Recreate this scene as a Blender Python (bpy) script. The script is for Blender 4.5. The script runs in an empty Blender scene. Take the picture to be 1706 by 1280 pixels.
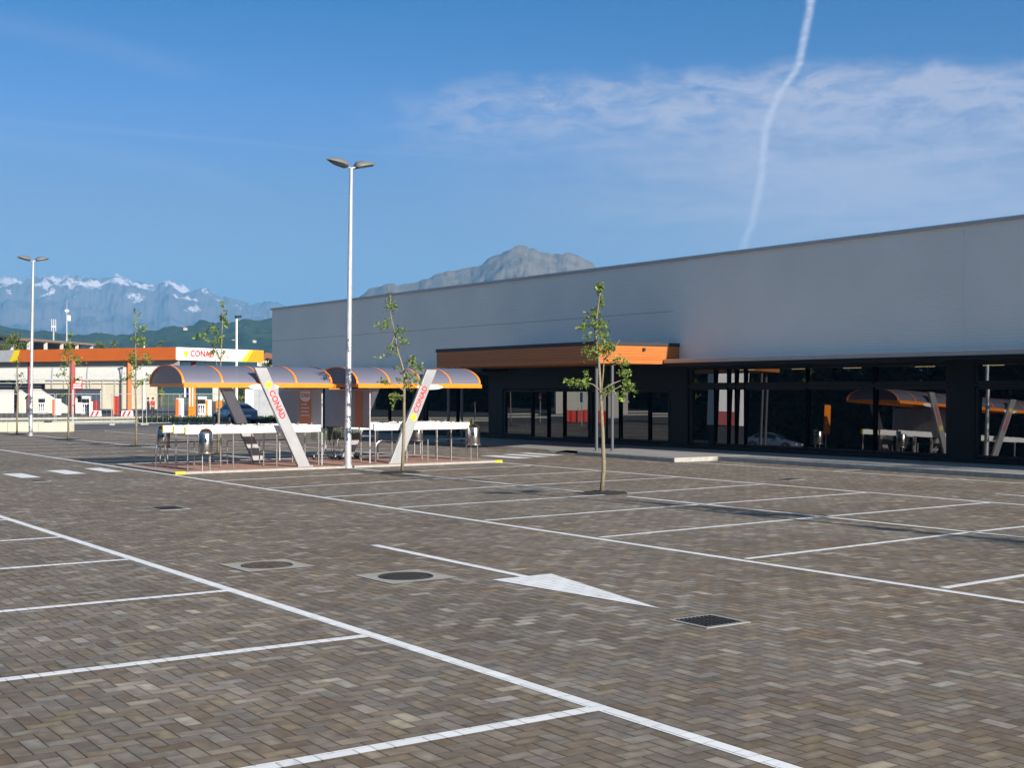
import bpy, bmesh, math, random
from mathutils import Vector, Matrix
random.seed(7)
S = bpy.context.scene
C = S.collection
PI = math.pi
# ------------------------------------------------------------ calibration of the place (used to site far things at real distances)
FPX, CAMH, YAW, PIT = 2170.0, 2.2, math.radians(34.8), math.radians(0.325)
cF = Vector((math.sin(YAW)*math.cos(PIT), math.cos(YAW)*math.cos(PIT), math.sin(PIT)))
cR = Vector((math.cos(YAW), -math.sin(YAW), 0))
cU = Vector((-math.sin(YAW)*math.sin(PIT), -math.cos(YAW)*math.sin(PIT), math.cos(PIT)))
def bearing(px, py):
    return cF + cR*((px-853)/FPX) - cU*((py-640)/FPX)
def at(px, py, dist):
    d = bearing(px, py); n = math.hypot(d.x, d.y)
    return Vector((d.x/n*dist, d.y/n*dist, CAMH + d.z/n*dist))
def gp(px, dist):
    p = at(px, 652, dist); return Vector((p.x, p.y, 0))

# ------------------------------------------------------------ mesh builder
class MB:
    def __init__(s, o=(0, 0, 0)):
        s.v = []; s.f = []; s.m = []; s.o = Vector(o); s.mi = 0
    def add(s, vs, fs):
        b = len(s.v); s.v += [Vector(p)-s.o for p in vs]
        s.f += [tuple(b+i for i in f) for f in fs]; s.m += [s.mi]*len(fs)
        return s
    def box(s, x0, x1, y0, y1, z0, z1):
        vs = [(x, y, z) for z in (z0, z1) for y in (y0, y1) for x in (x0, x1)]
        return s.add(vs, [(0, 2, 3, 1), (4, 5, 7, 6), (0, 1, 5, 4), (2, 6, 7, 3), (0, 4, 6, 2), (1, 3, 7, 5)])
    def obox(s, c, ax, ay, az):
        c = Vector(c); ax = Vector(ax); ay = Vector(ay); az = Vector(az)
        vs = [c+ax*i+ay*j+az*k for k in (-1, 1) for j in (-1, 1) for i in (-1, 1)]
        return s.add(vs, [(0, 2, 3, 1), (4, 5, 7, 6), (0, 1, 5, 4), (2, 6, 7, 3), (0, 4, 6, 2), (1, 3, 7, 5)])
    def tube(s, pts, r, n=8, caps=True):
        pts = [Vector(p) for p in pts]; k = len(pts)
        rs = r if isinstance(r, (list, tuple)) else [r]*k
        vs = []; ref = None
        for i, p in enumerate(pts):
            d = (pts[min(i+1, k-1)]-pts[max(i-1, 0)])
            d = d.normalized() if d.length > 1e-9 else Vector((0, 0, 1))
            if ref is None: ref = Vector((0, 0, 1)) if abs(d.z) < .9 else Vector((1, 0, 0))
            a = d.cross(ref)
            if a.length < 1e-6: a = d.cross(Vector((0, 1, 0)))
            a.normalize(); b = d.cross(a).normalized(); ref = b.cross(d) if False else ref
            for j in range(n):
                t = 2*PI*j/n
                vs.append(p+(a*math.cos(t)+b*math.sin(t))*rs[i])
        fs = [(i*n+j, i*n+(j+1) % n, (i+1)*n+(j+1) % n, (i+1)*n+j) for i in range(k-1) for j in range(n)]
        if caps: fs += [tuple(range(n))[::-1], tuple((k-1)*n+j for j in range(n))]
        return s.add(vs, fs)
    def lathe(s, c, prof, n=24, a0=0, a1=2*PI):
        c = Vector(c); vs = []
        full = abs(a1-a0-2*PI) < 1e-6
        m = n if full else n+1
        for r, z in prof:
            for j in range(m):
                t = a0+(a1-a0)*j/n; vs.append(c+Vector((r*math.cos(t), r*math.sin(t), z)))
        fs = []
        for i in range(len(prof)-1):
            for j in range(n):
                j2 = (j+1) % m; fs.append((i*m+j, i*m+j2, (i+1)*m+j2, (i+1)*m+j))
        return s.add(vs, fs)
    def poly(s, pts): return s.add(pts, [tuple(range(len(pts)))])
    def prism(s, pts, d):
        n = len(pts); d = Vector(d); p = [Vector(q) for q in pts]
        return s.add(p+[q+d for q in p], [tuple(range(n))[::-1], tuple(range(n, 2*n))]+[(i, (i+1) % n, n+(i+1) % n, n+i) for i in range(n)])
    def build(s, name, mat, parent=None, smooth=False, bevel=0, seg=1, flip=True):
        me = bpy.data.meshes.new(name); me.from_pydata([tuple(v) for v in s.v], [], s.f)
        mats = mat if isinstance(mat, (list, tuple)) else [mat]
        for q in mats: me.materials.append(q)
        if len(mats) > 1:
            for p, k in zip(me.polygons, s.m): p.material_index = k
        bm = bmesh.new(); bm.from_mesh(me)
        if flip: bmesh.ops.recalc_face_normals(bm, faces=bm.faces)
        bm.to_mesh(me); bm.free()
        if smooth:
            for p in me.polygons: p.use_smooth = True
        me.update()
        o = bpy.data.objects.new(name, me); C.objects.link(o)
        if parent: o.parent = parent
        else: o.location = s.o
        if smooth and smooth != 'all':
            try:
                me.set_sharp_from_angle(angle=math.radians(40))
            except Exception: pass
        if bevel:
            b = o.modifiers.new('bevel', 'BEVEL'); b.width = bevel; b.segments = seg; b.limit_method = 'ANGLE'; b.angle_limit = math.radians(40)
        return o
def tag(o, label, cat, group=None, kind=None):
    o['label'] = label; o['category'] = cat
    if group: o['group'] = group
    if kind: o['kind'] = kind
    return o
def thing(name, loc, label, cat, group=None, rz=0):
    o = bpy.data.objects.new(name, None); C.objects.link(o); o.location = loc; o.rotation_euler = (0, 0, rz)
    o.empty_display_size = .2
    return tag(o, label, cat, group)
def copy_tree(o, parent=None):
    c = o.copy(); C.objects.link(c); c.parent = parent
    for ch in [q for q in bpy.data.objects if q.parent == o]: copy_tree(ch, c)
    return c
def text(body, name, size, mat, parent, loc, xdir, up, ext=.004, off=.0, align='LEFT', spacing=1.0):
    cu = bpy.data.curves.new(name, 'FONT'); cu.body = body; cu.size = size; cu.extrude = ext; cu.offset = off
    cu.align_x = align; cu.align_y = 'CENTER'; cu.space_character = spacing; cu.materials.append(mat); cu.resolution_u = 3
    tmp = bpy.data.objects.new(name, cu); me = bpy.data.meshes.new_from_object(tmp); bpy.data.objects.remove(tmp)
    if not me.materials: me.materials.append(mat)
    o = bpy.data.objects.new(name, me); C.objects.link(o); o.parent = parent
    X = Vector(xdir).normalized(); Y = Vector(up).normalized(); Z = X.cross(Y)
    M = Matrix((X, Y, Z)).transposed().to_4x4(); M.translation = Vector(loc); o.matrix_local = M
    return o

# ------------------------------------------------------------ materials
def mat(name, col, rough=.6, metal=0.0, noise=0.0, nscale=3.0, bump=0.0, bscale=40.0, spec=None, emis=None, coat=0, detail=4):
    m = bpy.data.materials.new(name); m.use_nodes = True; nt = m.node_tree; n = nt.nodes; l = nt.links
    b = n['Principled BSDF']; b.inputs['Base Color'].default_value = (*col, 1); b.inputs['Roughness'].default_value = rough; b.inputs['Metallic'].default_value = metal
    if coat: b.inputs['Coat Weight'].default_value = coat
    if spec is not None: b.inputs['Specular IOR Level'].default_value = spec
    if emis: b.inputs['Emission Color'].default_value = (*emis[0], 1); b.inputs['Emission Strength'].default_value = emis[1]
    tc = n.new('ShaderNodeTexCoord')
    nz = n.new('ShaderNodeTexNoise'); nz.inputs['Scale'].default_value = nscale; nz.inputs['Detail'].default_value = detail
    l.new(tc.outputs['Object'], nz.inputs['Vector'])
    if noise:
        mp = n.new('ShaderNodeMapRange'); mp.inputs['From Min'].default_value = .3; mp.inputs['From Max'].default_value = .7
        mp.inputs['To Min'].default_value = 1-noise; mp.inputs['To Max'].default_value = 1+noise
        l.new(nz.outputs['Fac'], mp.inputs['Value'])
        mx = n.new('ShaderNodeVectorMath'); mx.operation = 'SCALE'; mx.inputs[0].default_value = col
        l.new(mp.outputs[0], mx.inputs['Scale']); l.new(mx.outputs[0], b.inputs['Base Color'])
        mr = n.new('ShaderNodeMapRange'); mr.inputs['To Min'].default_value = max(0, rough-.08); mr.inputs['To Max'].default_value = min(1, rough+.08)
        l.new(nz.outputs['Fac'], mr.inputs['Value']); l.new(mr.outputs[0], b.inputs['Roughness'])
    if bump:
        n2 = n.new('ShaderNodeTexNoise'); n2.inputs['Scale'].default_value = bscale; l.new(tc.outputs['Object'], n2.inputs['Vector'])
        bp = n.new('ShaderNodeBump'); bp.inputs['Strength'].default_value = bump; bp.inputs['Distance'].default_value = .01
        l.new(n2.outputs['Fac'], bp.inputs['Height']); l.new(bp.outputs[0], b.inputs['Normal'])
    return m
def MN(nt, op, a, b=None, c=None, clamp=False):
    n = nt.nodes.new('ShaderNodeMath'); n.operation = op; n.use_clamp = clamp
    for i, x in enumerate((a, b, c)):
        if x is None: continue
        if isinstance(x, (int, float)): n.inputs[i].default_value = x
        else: nt.links.new(x, n.inputs[i])
    return n.outputs[0]
def ramp(nt, fac, stops, interp='LINEAR'):
    r = nt.nodes.new('ShaderNodeValToRGB'); r.color_ramp.interpolation = interp
    e = r.color_ramp.elements
    while len(e) < len(stops): e.new(.5)
    for q, (p, c) in zip(e, stops): q.position = p; q.color = (*c, 1)
    nt.links.new(fac, r.inputs['Fac']); return r.outputs['Color']

def smooth_gt(nt, v, a, b):
    m_ = nt.nodes.new('ShaderNodeMapRange'); m_.interpolation_type = 'SMOOTHSTEP'; m_.inputs['From Min'].default_value = a; m_.inputs['From Max'].default_value = b; nt.links.new(v, m_.inputs['Value']); return m_.outputs[0]
def paver_mat(name, w=.125, painted=None, tint=None):
    """herringbone block paving; painted = paint colour worn thin over the same joints"""
    m = bpy.data.materials.new(name); m.use_nodes = True; nt = m.node_tree; n = nt.nodes; l = nt.links
    b = n['Principled BSDF']
    g = n.new('ShaderNodeNewGeometry'); sp = n.new('ShaderNodeSeparateXYZ'); l.new(g.outputs['Position'], sp.inputs[0])
    # slight wobble so joints are not ruler straight
    wob = n.new('ShaderNodeTexNoise'); wob.inputs['Scale'].default_value = 1.3; wob.inputs['Detail'].default_value = 2
    l.new(g.outputs['Position'], wob.inputs['Vector'])
    wv = MN(nt, 'MULTIPLY', MN(nt, 'SUBTRACT', wob.outputs['Fac'], .5), .03)
    x = MN(nt, 'DIVIDE', MN(nt, 'ADD', sp.outputs['X'], wv), w); y = MN(nt, 'DIVIDE', MN(nt, 'SUBTRACT', sp.outputs['Y'], wv), w)
    i = MN(nt, 'FLOOR', x); j = MN(nt, 'FLOOR', y)
    fx = MN(nt, 'SUBTRACT', x, i); fy = MN(nt, 'SUBTRACT', y, j)
    d = MN(nt, 'FLOORED_MODULO', MN(nt, 'SUBTRACT', i, j), 4.0)
    is1 = MN(nt, 'COMPARE', d, 1.0, .1); is2 = MN(nt, 'COMPARE', d, 2.0, .1); hor = MN(nt, 'LESS_THAN', d, 1.5)
    u = MN(nt, 'ADD', fx, is1); v = MN(nt, 'ADD', fy, is2)
    lu = MN(nt, 'ADD', 1.0, hor); lv = MN(nt, 'SUBTRACT', 2.0, hor)
    eu = MN(nt, 'MINIMUM', u, MN(nt, 'SUBTRACT', lu, u)); ev = MN(nt, 'MINIMUM', v, MN(nt, 'SUBTRACT', lv, v))
    e = MN(nt, 'MINIMUM', eu, MN(nt, 'ADD', ev, .022))
    cx = n.new('ShaderNodeCombineXYZ'); l.new(MN(nt, 'SUBTRACT', i, is1), cx.inputs[0]); l.new(MN(nt, 'SUBTRACT', j, is2), cx.inputs[1]); l.new(hor, cx.inputs[2])
    wn = n.new('ShaderNodeTexWhiteNoise'); wn.noise_dimensions = '3D'; l.new(cx.outputs[0], wn.inputs['Vector'])
    wc = n.new('ShaderNodeSeparateColor'); l.new(wn.outputs['Color'], wc.inputs[0])
    joint = n.new('ShaderNodeMapRange'); joint.inputs['From Min'].default_value = .015; joint.inputs['From Max'].default_value = .07; joint.interpolation_type = 'SMOOTHSTEP'
    l.new(e, joint.inputs['Value'])
    # large soft patches, mid mottling inside each block
    big = n.new('ShaderNodeTexNoise'); big.inputs['Scale'].default_value = .35; big.inputs['Detail'].default_value = 5; l.new(g.outputs['Position'], big.inputs['Vector'])
    mid = n.new('ShaderNodeTexNoise'); mid.inputs['Scale'].default_value = 9; mid.inputs['Detail'].default_value = 3
    av = n.new('ShaderNodeVectorMath'); av.operation = 'ADD'; l.new(g.outputs['Position'], av.inputs[0]); l.new(wn.outputs['Color'], av.inputs[1]); l.new(av.outputs[0], mid.inputs['Vector'])
    fine = n.new('ShaderNodeTexNoise'); fine.inputs['Scale'].default_value = 160; fine.inputs['Detail'].default_value = 2; l.new(g.outputs['Position'], fine.inputs['Vector'])
    if painted is None:
        base = ramp(nt, wc.outputs[0], [(0, (.128, .103, .078)), (.3, (.154, .126, .097)), (.65, (.170, .140, .109)), (.86, (.194, .163, .128)), (.97, (.235, .204, .165)), (1, (.29, .256, .212))])
        hue = n.new('ShaderNodeHueSaturation'); l.new(base, hue.inputs['Color'])
        l.new(MN(nt, 'ADD', .49, MN(nt, 'MULTIPLY', wc.outputs[2], .02)), hue.inputs['Hue'])
        l.new(MN(nt, 'ADD', .7, MN(nt, 'MULTIPLY', wc.outputs[1], .6)), hue.inputs['Saturation'])
        f1 = MN(nt, 'ADD', .44, MN(nt, 'MULTIPLY', mid.outputs['Fac'], 1.1))
        cen = n.new('ShaderNodeMapRange'); cen.interpolation_type = 'SMOOTHSTEP'; cen.inputs['From Max'].default_value = .5; l.new(e, cen.inputs['Value'])
        f1 = MN(nt, 'MULTIPLY', f1, MN(nt, 'ADD', 1, MN(nt, 'MULTIPLY', MN(nt, 'MULTIPLY', cen.outputs[0], smooth_gt(nt, wc.outputs[2], .55, .95)), .34)))
        f2 = MN(nt, 'ADD', .68, MN(nt, 'MULTIPLY', big.outputs['Fac'], .70))
        f3 = MN(nt, 'ADD', .92, MN(nt, 'MULTIPLY', fine.outputs['Fac'], .36))
        jf = MN(nt, 'ADD', .34, MN(nt, 'MULTIPLY', joint.outputs[0], .66))
        f = MN(nt, 'MULTIPLY', MN(nt, 'MULTIPLY', f1, f2), MN(nt, 'MULTIPLY', f3, jf))
        sc = n.new('ShaderNodeVectorMath'); sc.operation = 'SCALE'; l.new(hue.outputs[0], sc.inputs[0]); l.new(f, sc.inputs['Scale'])
        # rusty stains, a few
        st = n.new('ShaderNodeTexNoise'); st.inputs['Scale'].default_value = .8; st.inputs['Detail'].default_value = 6; l.new(g.outputs['Position'], st.inputs['Vector'])
        sm = n.new('ShaderNodeMapRange'); sm.inputs['From Min'].default_value = .64; sm.inputs['From Max'].default_value = .76; l.new(st.outputs['Fac'], sm.inputs['Value'])
        pt = n.new('ShaderNodeTexNoise'); pt.inputs['Scale'].default_value = .16; pt.inputs['Detail'].default_value = 4; l.new(g.outputs['Position'], pt.inputs['Vector'])
        m0 = n.new('ShaderNodeMix'); m0.data_type = 'RGBA'; m0.blend_type = 'MULTIPLY'; l.new(smooth_gt(nt, pt.outputs['Fac'], .38, .62), m0.inputs['Factor']); l.new(sc.outputs[0], m0.inputs['A']); m0.inputs['B'].default_value = (.97, .92, .87, 1)
        sp2 = n.new('ShaderNodeTexNoise'); sp2.inputs['Scale'].default_value = 2.6; sp2.inputs['Detail'].default_value = 5; l.new(g.outputs['Position'], sp2.inputs['Vector'])
        m1 = n.new('ShaderNodeMix'); m1.data_type = 'RGBA'; m1.blend_type = 'MULTIPLY'; l.new(MN(nt, 'MULTIPLY', smooth_gt(nt, sp2.outputs['Fac'], .60, .72), .6), m1.inputs['Factor']); l.new(m0.outputs['Result'], m1.inputs['A']); m1.inputs['B'].default_value = (.62, .6, .6, 1)
        mx = n.new('ShaderNodeMix'); mx.data_type = 'RGBA'; mx.blend_type = 'MULTIPLY'; l.new(MN(nt, 'MULTIPLY', sm.outputs[0], .8), mx.inputs['Factor'])
        l.new(m1.outputs['Result'], mx.inputs['A']); mx.inputs['B'].default_value = (1.1, .72, .42, 1)
        l.new(mx.outputs['Result'], b.inputs['Base Color'])
        b.inputs['Roughness'].default_value = .82
    else:
        sc = n.new('ShaderNodeVectorMath'); sc.operation = 'SCALE'; sc.inputs[0].default_value = painted
        jf = MN(nt, 'ADD', .55, MN(nt, 'MULTIPLY', joint.outputs[0], .45))
        f = MN(nt, 'MULTIPLY', jf, MN(nt, 'ADD', .86, MN(nt, 'MULTIPLY', wc.outputs[0], .12)))
        f = MN(nt, 'MULTIPLY', f, MN(nt, 'ADD', .86, MN(nt, 'MULTIPLY', fine.outputs['Fac'], .26)))
        f = MN(nt, 'MULTIPLY', f, MN(nt, 'SUBTRACT', 1.04, MN(nt, 'MULTIPLY', smooth_gt(nt, mid.outputs['Fac'], .58, .72), .22)))
        l.new(f, sc.inputs['Scale']); l.new(sc.outputs[0], b.inputs['Base Color'])
        b.inputs['Roughness'].default_value = .6
    b.inputs['Specular IOR Level'].default_value = .3
    hgt = MN(nt, 'ADD', MN(nt, 'MULTIPLY', joint.outputs[0], 1.0), MN(nt, 'ADD', MN(nt, 'MULTIPLY', wc.outputs[1], .25), MN(nt, 'MULTIPLY', fine.outputs['Fac'], .3)))
    bp = n.new('ShaderNodeBump'); bp.inputs['Strength'].default_value = .55; bp.inputs['Distance'].default_value = .006; l.new(hgt, bp.inputs['Height']); l.new(bp.outputs[0], b.inputs['Normal'])
    return m

M = {}
M['paver'] = paver_mat('block_paving')
M['paint'] = paver_mat('white_road_paint', painted=(.84, .83, .81))
M['kerb'] = mat('kerb_concrete', (.36, .34, .31), .8, noise=.15, nscale=6, bump=.3)
M['concrete'] = mat('pale_concrete', (.33, .31, .27), .85, noise=.15, nscale=5, bump=.3)
M['pave'] = mat('walkway_concrete', (.27, .26, .24), .85, noise=.12, nscale=2, bump=.2)
M['redpave'] = mat('red_paving', (.36, .19, .13), .85, noise=.18, nscale=6, bump=.3, detail=6)
M['yellow'] = mat('yellow_paint', (.85, .65, .02), .55, noise=.05)
M['iron'] = mat('cast_iron', (.025, .022, .018), .75, metal=.0, noise=.3, nscale=20, bump=.4)
M['rust'] = mat('rusty_iron', (.085, .062, .042), .75, metal=.2, noise=.5, nscale=9, bump=.4)
M['soil'] = mat('dark_soil', (.022, .018, .012), .95, noise=.5, nscale=14, bump=.9, bscale=30)
M['galv'] = mat('galvanised_steel', (.50, .50, .51), .42, metal=.35, noise=.1, nscale=9)
M['steel'] = mat('brushed_steel', (.42, .40, .37), .34, metal=.85, noise=.12, nscale=20)
M['inox'] = mat('polished_steel', (.50, .48, .455), .27, metal=1.0, noise=.08, nscale=14)
M['pillar'] = mat('silver_paint', (.35, .35, .355), .42, metal=.25, noise=.05, nscale=3)
M['white'] = mat('white_enamel', (.80, .80, .78), .35, noise=.03)
M['panelgrey'] = mat('grey_sheet', (.42, .43, .44), .5, noise=.08, nscale=2)
M['orange'] = mat('orange_enamel', (.90, .24, .01), .38, noise=.04)
M['orangedull'] = mat('orange_sheeting', (.62, .17, .03), .45, noise=.06)
M['brownorange'] = mat('orange_fascia', (.62, .135, .018), .5, noise=.05, nscale=1)
M['signwhite'] = mat('sign_white', (.86, .86, .85), .4, noise=.02)
M['signyellow'] = mat('sign_yellow', (.9, .66, .02), .4)
M['signred'] = mat('sign_red', (.62, .03, .04), .4)
M['signblue'] = mat('sign_blue', (.02, .09, .42), .4)
M['black'] = mat('black_plastic', (.015, .015, .016), .5, noise=.1)
M['lampgrey'] = mat('lamp_housing', (.20, .20, .19), .45, metal=.3, noise=.06)
M['lampdark'] = mat('lamp_glass', (.03, .035, .04), .15)
M['anthracite'] = mat('anthracite_cladding', (.0055, .0065, .009), .5, noise=.15, nscale=1.5, spec=.2)
M['anthframe'] = mat('anthracite_frame', (.006, .0065, .009), .45, noise=.08, spec=.25)
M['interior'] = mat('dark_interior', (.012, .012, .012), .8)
M['striplight'] = mat('strip_light', (.9, .8, .5), .5, emis=((1, .74, .3), 2))
M['grass'] = mat('grass_sheet', (.14, .17, .05), .95, noise=.35, nscale=1.2, bump=.6, bscale=30, detail=8)
M['dryland'] = mat('valley_floor', (.10, .12, .05), .95, noise=.35, nscale=.03, detail=8)
M['asphalt'] = mat('asphalt', (.085, .083, .08), .9, noise=.2, nscale=.8, bump=.2, bscale=60)
M['beige'] = mat('beige_concrete', (.50, .45, .34), .85, noise=.1, nscale=.6, bump=.2)
M['beigepale'] = mat('cream_block', (.62, .56, .44), .85, noise=.07, nscale=.5)
M['vault'] = mat('milky_sheet', (.50, .49, .45), .35, noise=.05)
M['greyroof'] = mat('grey_soffit', (.42, .40, .35), .7, noise=.06)
M['darkred'] = mat('dark_red_steel', (.33, .035, .03), .45)
M['signback'] = mat('sheet_back', (.3, .3, .3), .5)
M['bark'] = mat('young_bark', (.22, .185, .12), .9, noise=.25, nscale=18, bump=.5, bscale=60)
M['rubber'] = mat('rubber', (.02, .02, .02), .8)
M['carpaint'] = mat('blue_grey_car_paint', (.19, .25, .36), .28, metal=.5, coat=.7)
M['carglass'] = mat('dark_car_glass', (.01, .012, .018), .06)
M['skin'] = mat('skin', (.45, .26, .18), .6); M['hair'] = mat('dark_hair', (.02, .015, .01), .7)
M['redcloth'] = mat('red_cloth', (.5, .02, .02), .85); M['maroon'] = mat('maroon_cloth', (.14, .015, .02), .85); M['darkcloth'] = mat('dark_cloth', (.015, .016, .025), .85)
M['meshred'] = mat('red_barrier_mesh', (.6, .05, .03), .7)
M['far'] = mat('far_render', (.55, .52, .46), .85, noise=.1, nscale=.3)
M['fardark'] = mat('far_dark', (.03, .035, .045), .8)

def leafmat(name, col, var=.45):
    m = bpy.data.materials.new(name); m.use_nodes = True; nt = m.node_tree; n = nt.nodes; l = nt.links
    b = n['Principled BSDF']; g = n.new('ShaderNodeNewGeometry')
    r = MN(nt, 'ADD', 1-var, MN(nt, 'MULTIPLY', g.outputs['Random Per Island'], 2*var))
    sc = n.new('ShaderNodeVectorMath'); sc.operation = 'SCALE'; sc.inputs[0].default_value = col; l.new(r, sc.inputs['Scale'])
    hs = n.new('ShaderNodeHueSaturation'); l.new(sc.outputs[0], hs.inputs['Color']); l.new(MN(nt, 'ADD', .475, MN(nt, 'MULTIPLY', g.outputs['Random Per Island'], .05)), hs.inputs['Hue'])
    l.new(hs.outputs[0], b.inputs['Base Color']); b.inputs['Roughness'].default_value = .5
    t = n.new('ShaderNodeBsdfTranslucent'); l.new(hs.outputs[0], t.inputs['Color'])
    ms = n.new('ShaderNodeMixShader'); ms.inputs[0].default_value = .35
    l.new(b.outputs[0], ms.inputs[1]); l.new(t.outputs[0], ms.inputs[2]); l.new(ms.outputs[0], n['Material Output'].inputs['Surface'])
    return m
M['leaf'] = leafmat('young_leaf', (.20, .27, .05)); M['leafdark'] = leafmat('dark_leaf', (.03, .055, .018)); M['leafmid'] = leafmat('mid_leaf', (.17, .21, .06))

def ribbed(name, col, period, axis='Z', depth=.3, rough=.45, metal=.2, lines=None, soft=False):
    m = mat(name, col, rough, metal, noise=.05, nscale=.35, detail=6); nt = m.node_tree; n = nt.nodes; l = nt.links
    g = n.new('ShaderNodeNewGeometry'); sp = n.new('ShaderNodeSeparateXYZ'); l.new(g.outputs['Position'], sp.inputs[0])
    fr = MN(nt, 'FRACT', MN(nt, 'DIVIDE', sp.outputs[axis], period))
    tri = MN(nt, 'ABSOLUTE', MN(nt, 'SUBTRACT', fr, .5))
    h = n.new('ShaderNodeMapRange'); h.inputs['From Min'].default_value = .30 if not soft else 0; h.inputs['From Max'].default_value = .42 if not soft else .5; l.new(tri, h.inputs['Value'])
    bp = n.new('ShaderNodeBump'); bp.inputs['Strength'].default_value = depth; bp.inputs['Distance'].default_value = .02; l.new(h.outputs[0], bp.inputs['Height'])
    l.new(bp.outputs[0], n['Principled BSDF'].inputs['Normal'])
    return m
M['metalwall'] = ribbed('ribbed_metal_wall', (.90, .845, .755), .10, metal=.0)
def woodmat():
    m = bpy.data.materials.new('timber_boards'); m.use_nodes = True; nt = m.node_tree; n = nt.nodes; l = nt.links; b = n['Principled BSDF']
    g = n.new('ShaderNodeNewGeometry'); sp = n.new('ShaderNodeSeparateXYZ'); l.new(g.outputs['Position'], sp.inputs[0])
    bd = MN(nt, 'DIVIDE', sp.outputs['Z'], .1); k = MN(nt, 'FLOOR', bd); fr = MN(nt, 'FRACT', bd)
    wn = n.new('ShaderNodeTexWhiteNoise'); wn.noise_dimensions = '1D'; l.new(k, wn.inputs['W'])
    mp = n.new('ShaderNodeMapping'); mp.inputs['Scale'].default_value = (1.2, 1.2, 30); l.new(g.outputs['Position'], mp.inputs[0])
    nz = n.new('ShaderNodeTexNoise'); nz.inputs['Scale'].default_value = 2; nz.inputs['Detail'].default_value = 5; l.new(mp.outputs[0], nz.inputs['Vector'])
    col = ramp(nt, MN(nt, 'ADD', MN(nt, 'MULTIPLY', nz.outputs['Fac'], .7), MN(nt, 'MULTIPLY', wn.outputs['Value'], .3)), [(.2, (.34, .085, .012)), (.8, (.58, .19, .03))])
    gap = MN(nt, 'GREATER_THAN', fr, .09)
    sc = n.new('ShaderNodeVectorMath'); sc.operation = 'SCALE'; l.new(col, sc.inputs[0]); l.new(MN(nt, 'ADD', .35, MN(nt, 'MULTIPLY', gap, .65)), sc.inputs['Scale'])
    l.new(sc.outputs[0], b.inputs['Base Color']); b.inputs['Roughness'].default_value = .5
    return m
M['wood'] = woodmat()
def glassmat(name, tint, ior, refl_rough=.0):
    m = bpy.data.materials.new(name); m.use_nodes = True; nt = m.node_tree; n = nt.nodes; l = nt.links
    n.remove(n['Principled BSDF'])
    fr = n.new('ShaderNodeFresnel'); fr.inputs['IOR'].default_value = ior
    tr = n.new('ShaderNodeBsdfTransparent'); tr.inputs[0].default_value = (*tint, 1)
    gl = n.new('ShaderNodeBsdfGlossy'); gl.inputs['Roughness'].default_value = refl_rough; gl.inputs['Color'].default_value = (.95, .97, 1, 1)
    ms = n.new('ShaderNodeMixShader'); l.new(fr.outputs[0], ms.inputs[0]); l.new(tr.outputs[0], ms.inputs[1]); l.new(gl.outputs[0], ms.inputs[2])
    l.new(ms.outputs[0], n['Material Output'].inputs['Surface']); return m
M['glass'] = glassmat('shop_glass', (.10, .11, .12), 2.4)
def polycarb():
    m = bpy.data.materials.new('smoked_polycarbonate'); m.use_nodes = True; nt = m.node_tree; n = nt.nodes; l = nt.links
    b = n['Principled BSDF']; b.inputs['Base Color'].default_value = (.20, .20, .26, 1); b.inputs['Roughness'].default_value = .35
    tr = n.new('ShaderNodeBsdfTransparent'); tr.inputs[0].default_value = (.42, .42, .5, 1)
    ms = n.new('ShaderNodeMixShader'); ms.inputs[0].default_value = .33; l.new(b.outputs[0], ms.inputs[1]); l.new(tr.outputs[0], ms.inputs[2])
    l.new(ms.outputs[0], n['Material Output'].inputs['Surface']); return m
M['poly'] = polycarb()

# ------------------------------------------------------------ setting: ground
def st(o, label, cat): return tag(o, label, cat, kind='structure')
m = MB(); m.box(-9000, 9000, -3000, 9000, -1.0, -.03); st(m.build('ground', M['dryland']), 'flat green valley floor running out to the hills', 'ground')
m = MB(); m.add([(-70, -25, 0), (34, -25, 0), (34, 74, 0), (-70, 74, 0)], [(0, 1, 2, 3)]); st(m.build('parking_lot', M['paver']), 'brown grey herringbone block paving of the empty car park', 'paving')
m = MB(); m.add([(-70, 74, .002), (75, 74, .002), (75, 92, .002), (-70, 92, .002)], [(0, 1, 2, 3)]); st(m.build('access_road', M['asphalt']), 'grey asphalt road behind the car park and its wire fence', 'road')
m = MB(); m.add([(-80, 92, .004), (130, 92, .004), (130, 104, .004), (-80, 104, .004)], [(0, 1, 2, 3)]); st(m.build('grass_verge', M['grass']), 'narrow green grass strip between the road and the fuel station', 'verge')
m = MB(); m.add([(-80, 104, .006), (140, 104, .006), (140, 190, .006), (-80, 190, .006)], [(0, 1, 2, 3)]); st(m.build('forecourt', M['asphalt']), 'asphalt forecourt under and around the fuel station canopy', 'forecourt')
m = MB()
m.box(-80, 130, 91.9, 92.1, 0, .14); m.box(-80, 130, 103.9, 104.1, 0, .16)
st(m.build('verge_kerb', M['kerb']), 'pale kerbs edging the green grass strip by the road', 'kerb')

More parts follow.
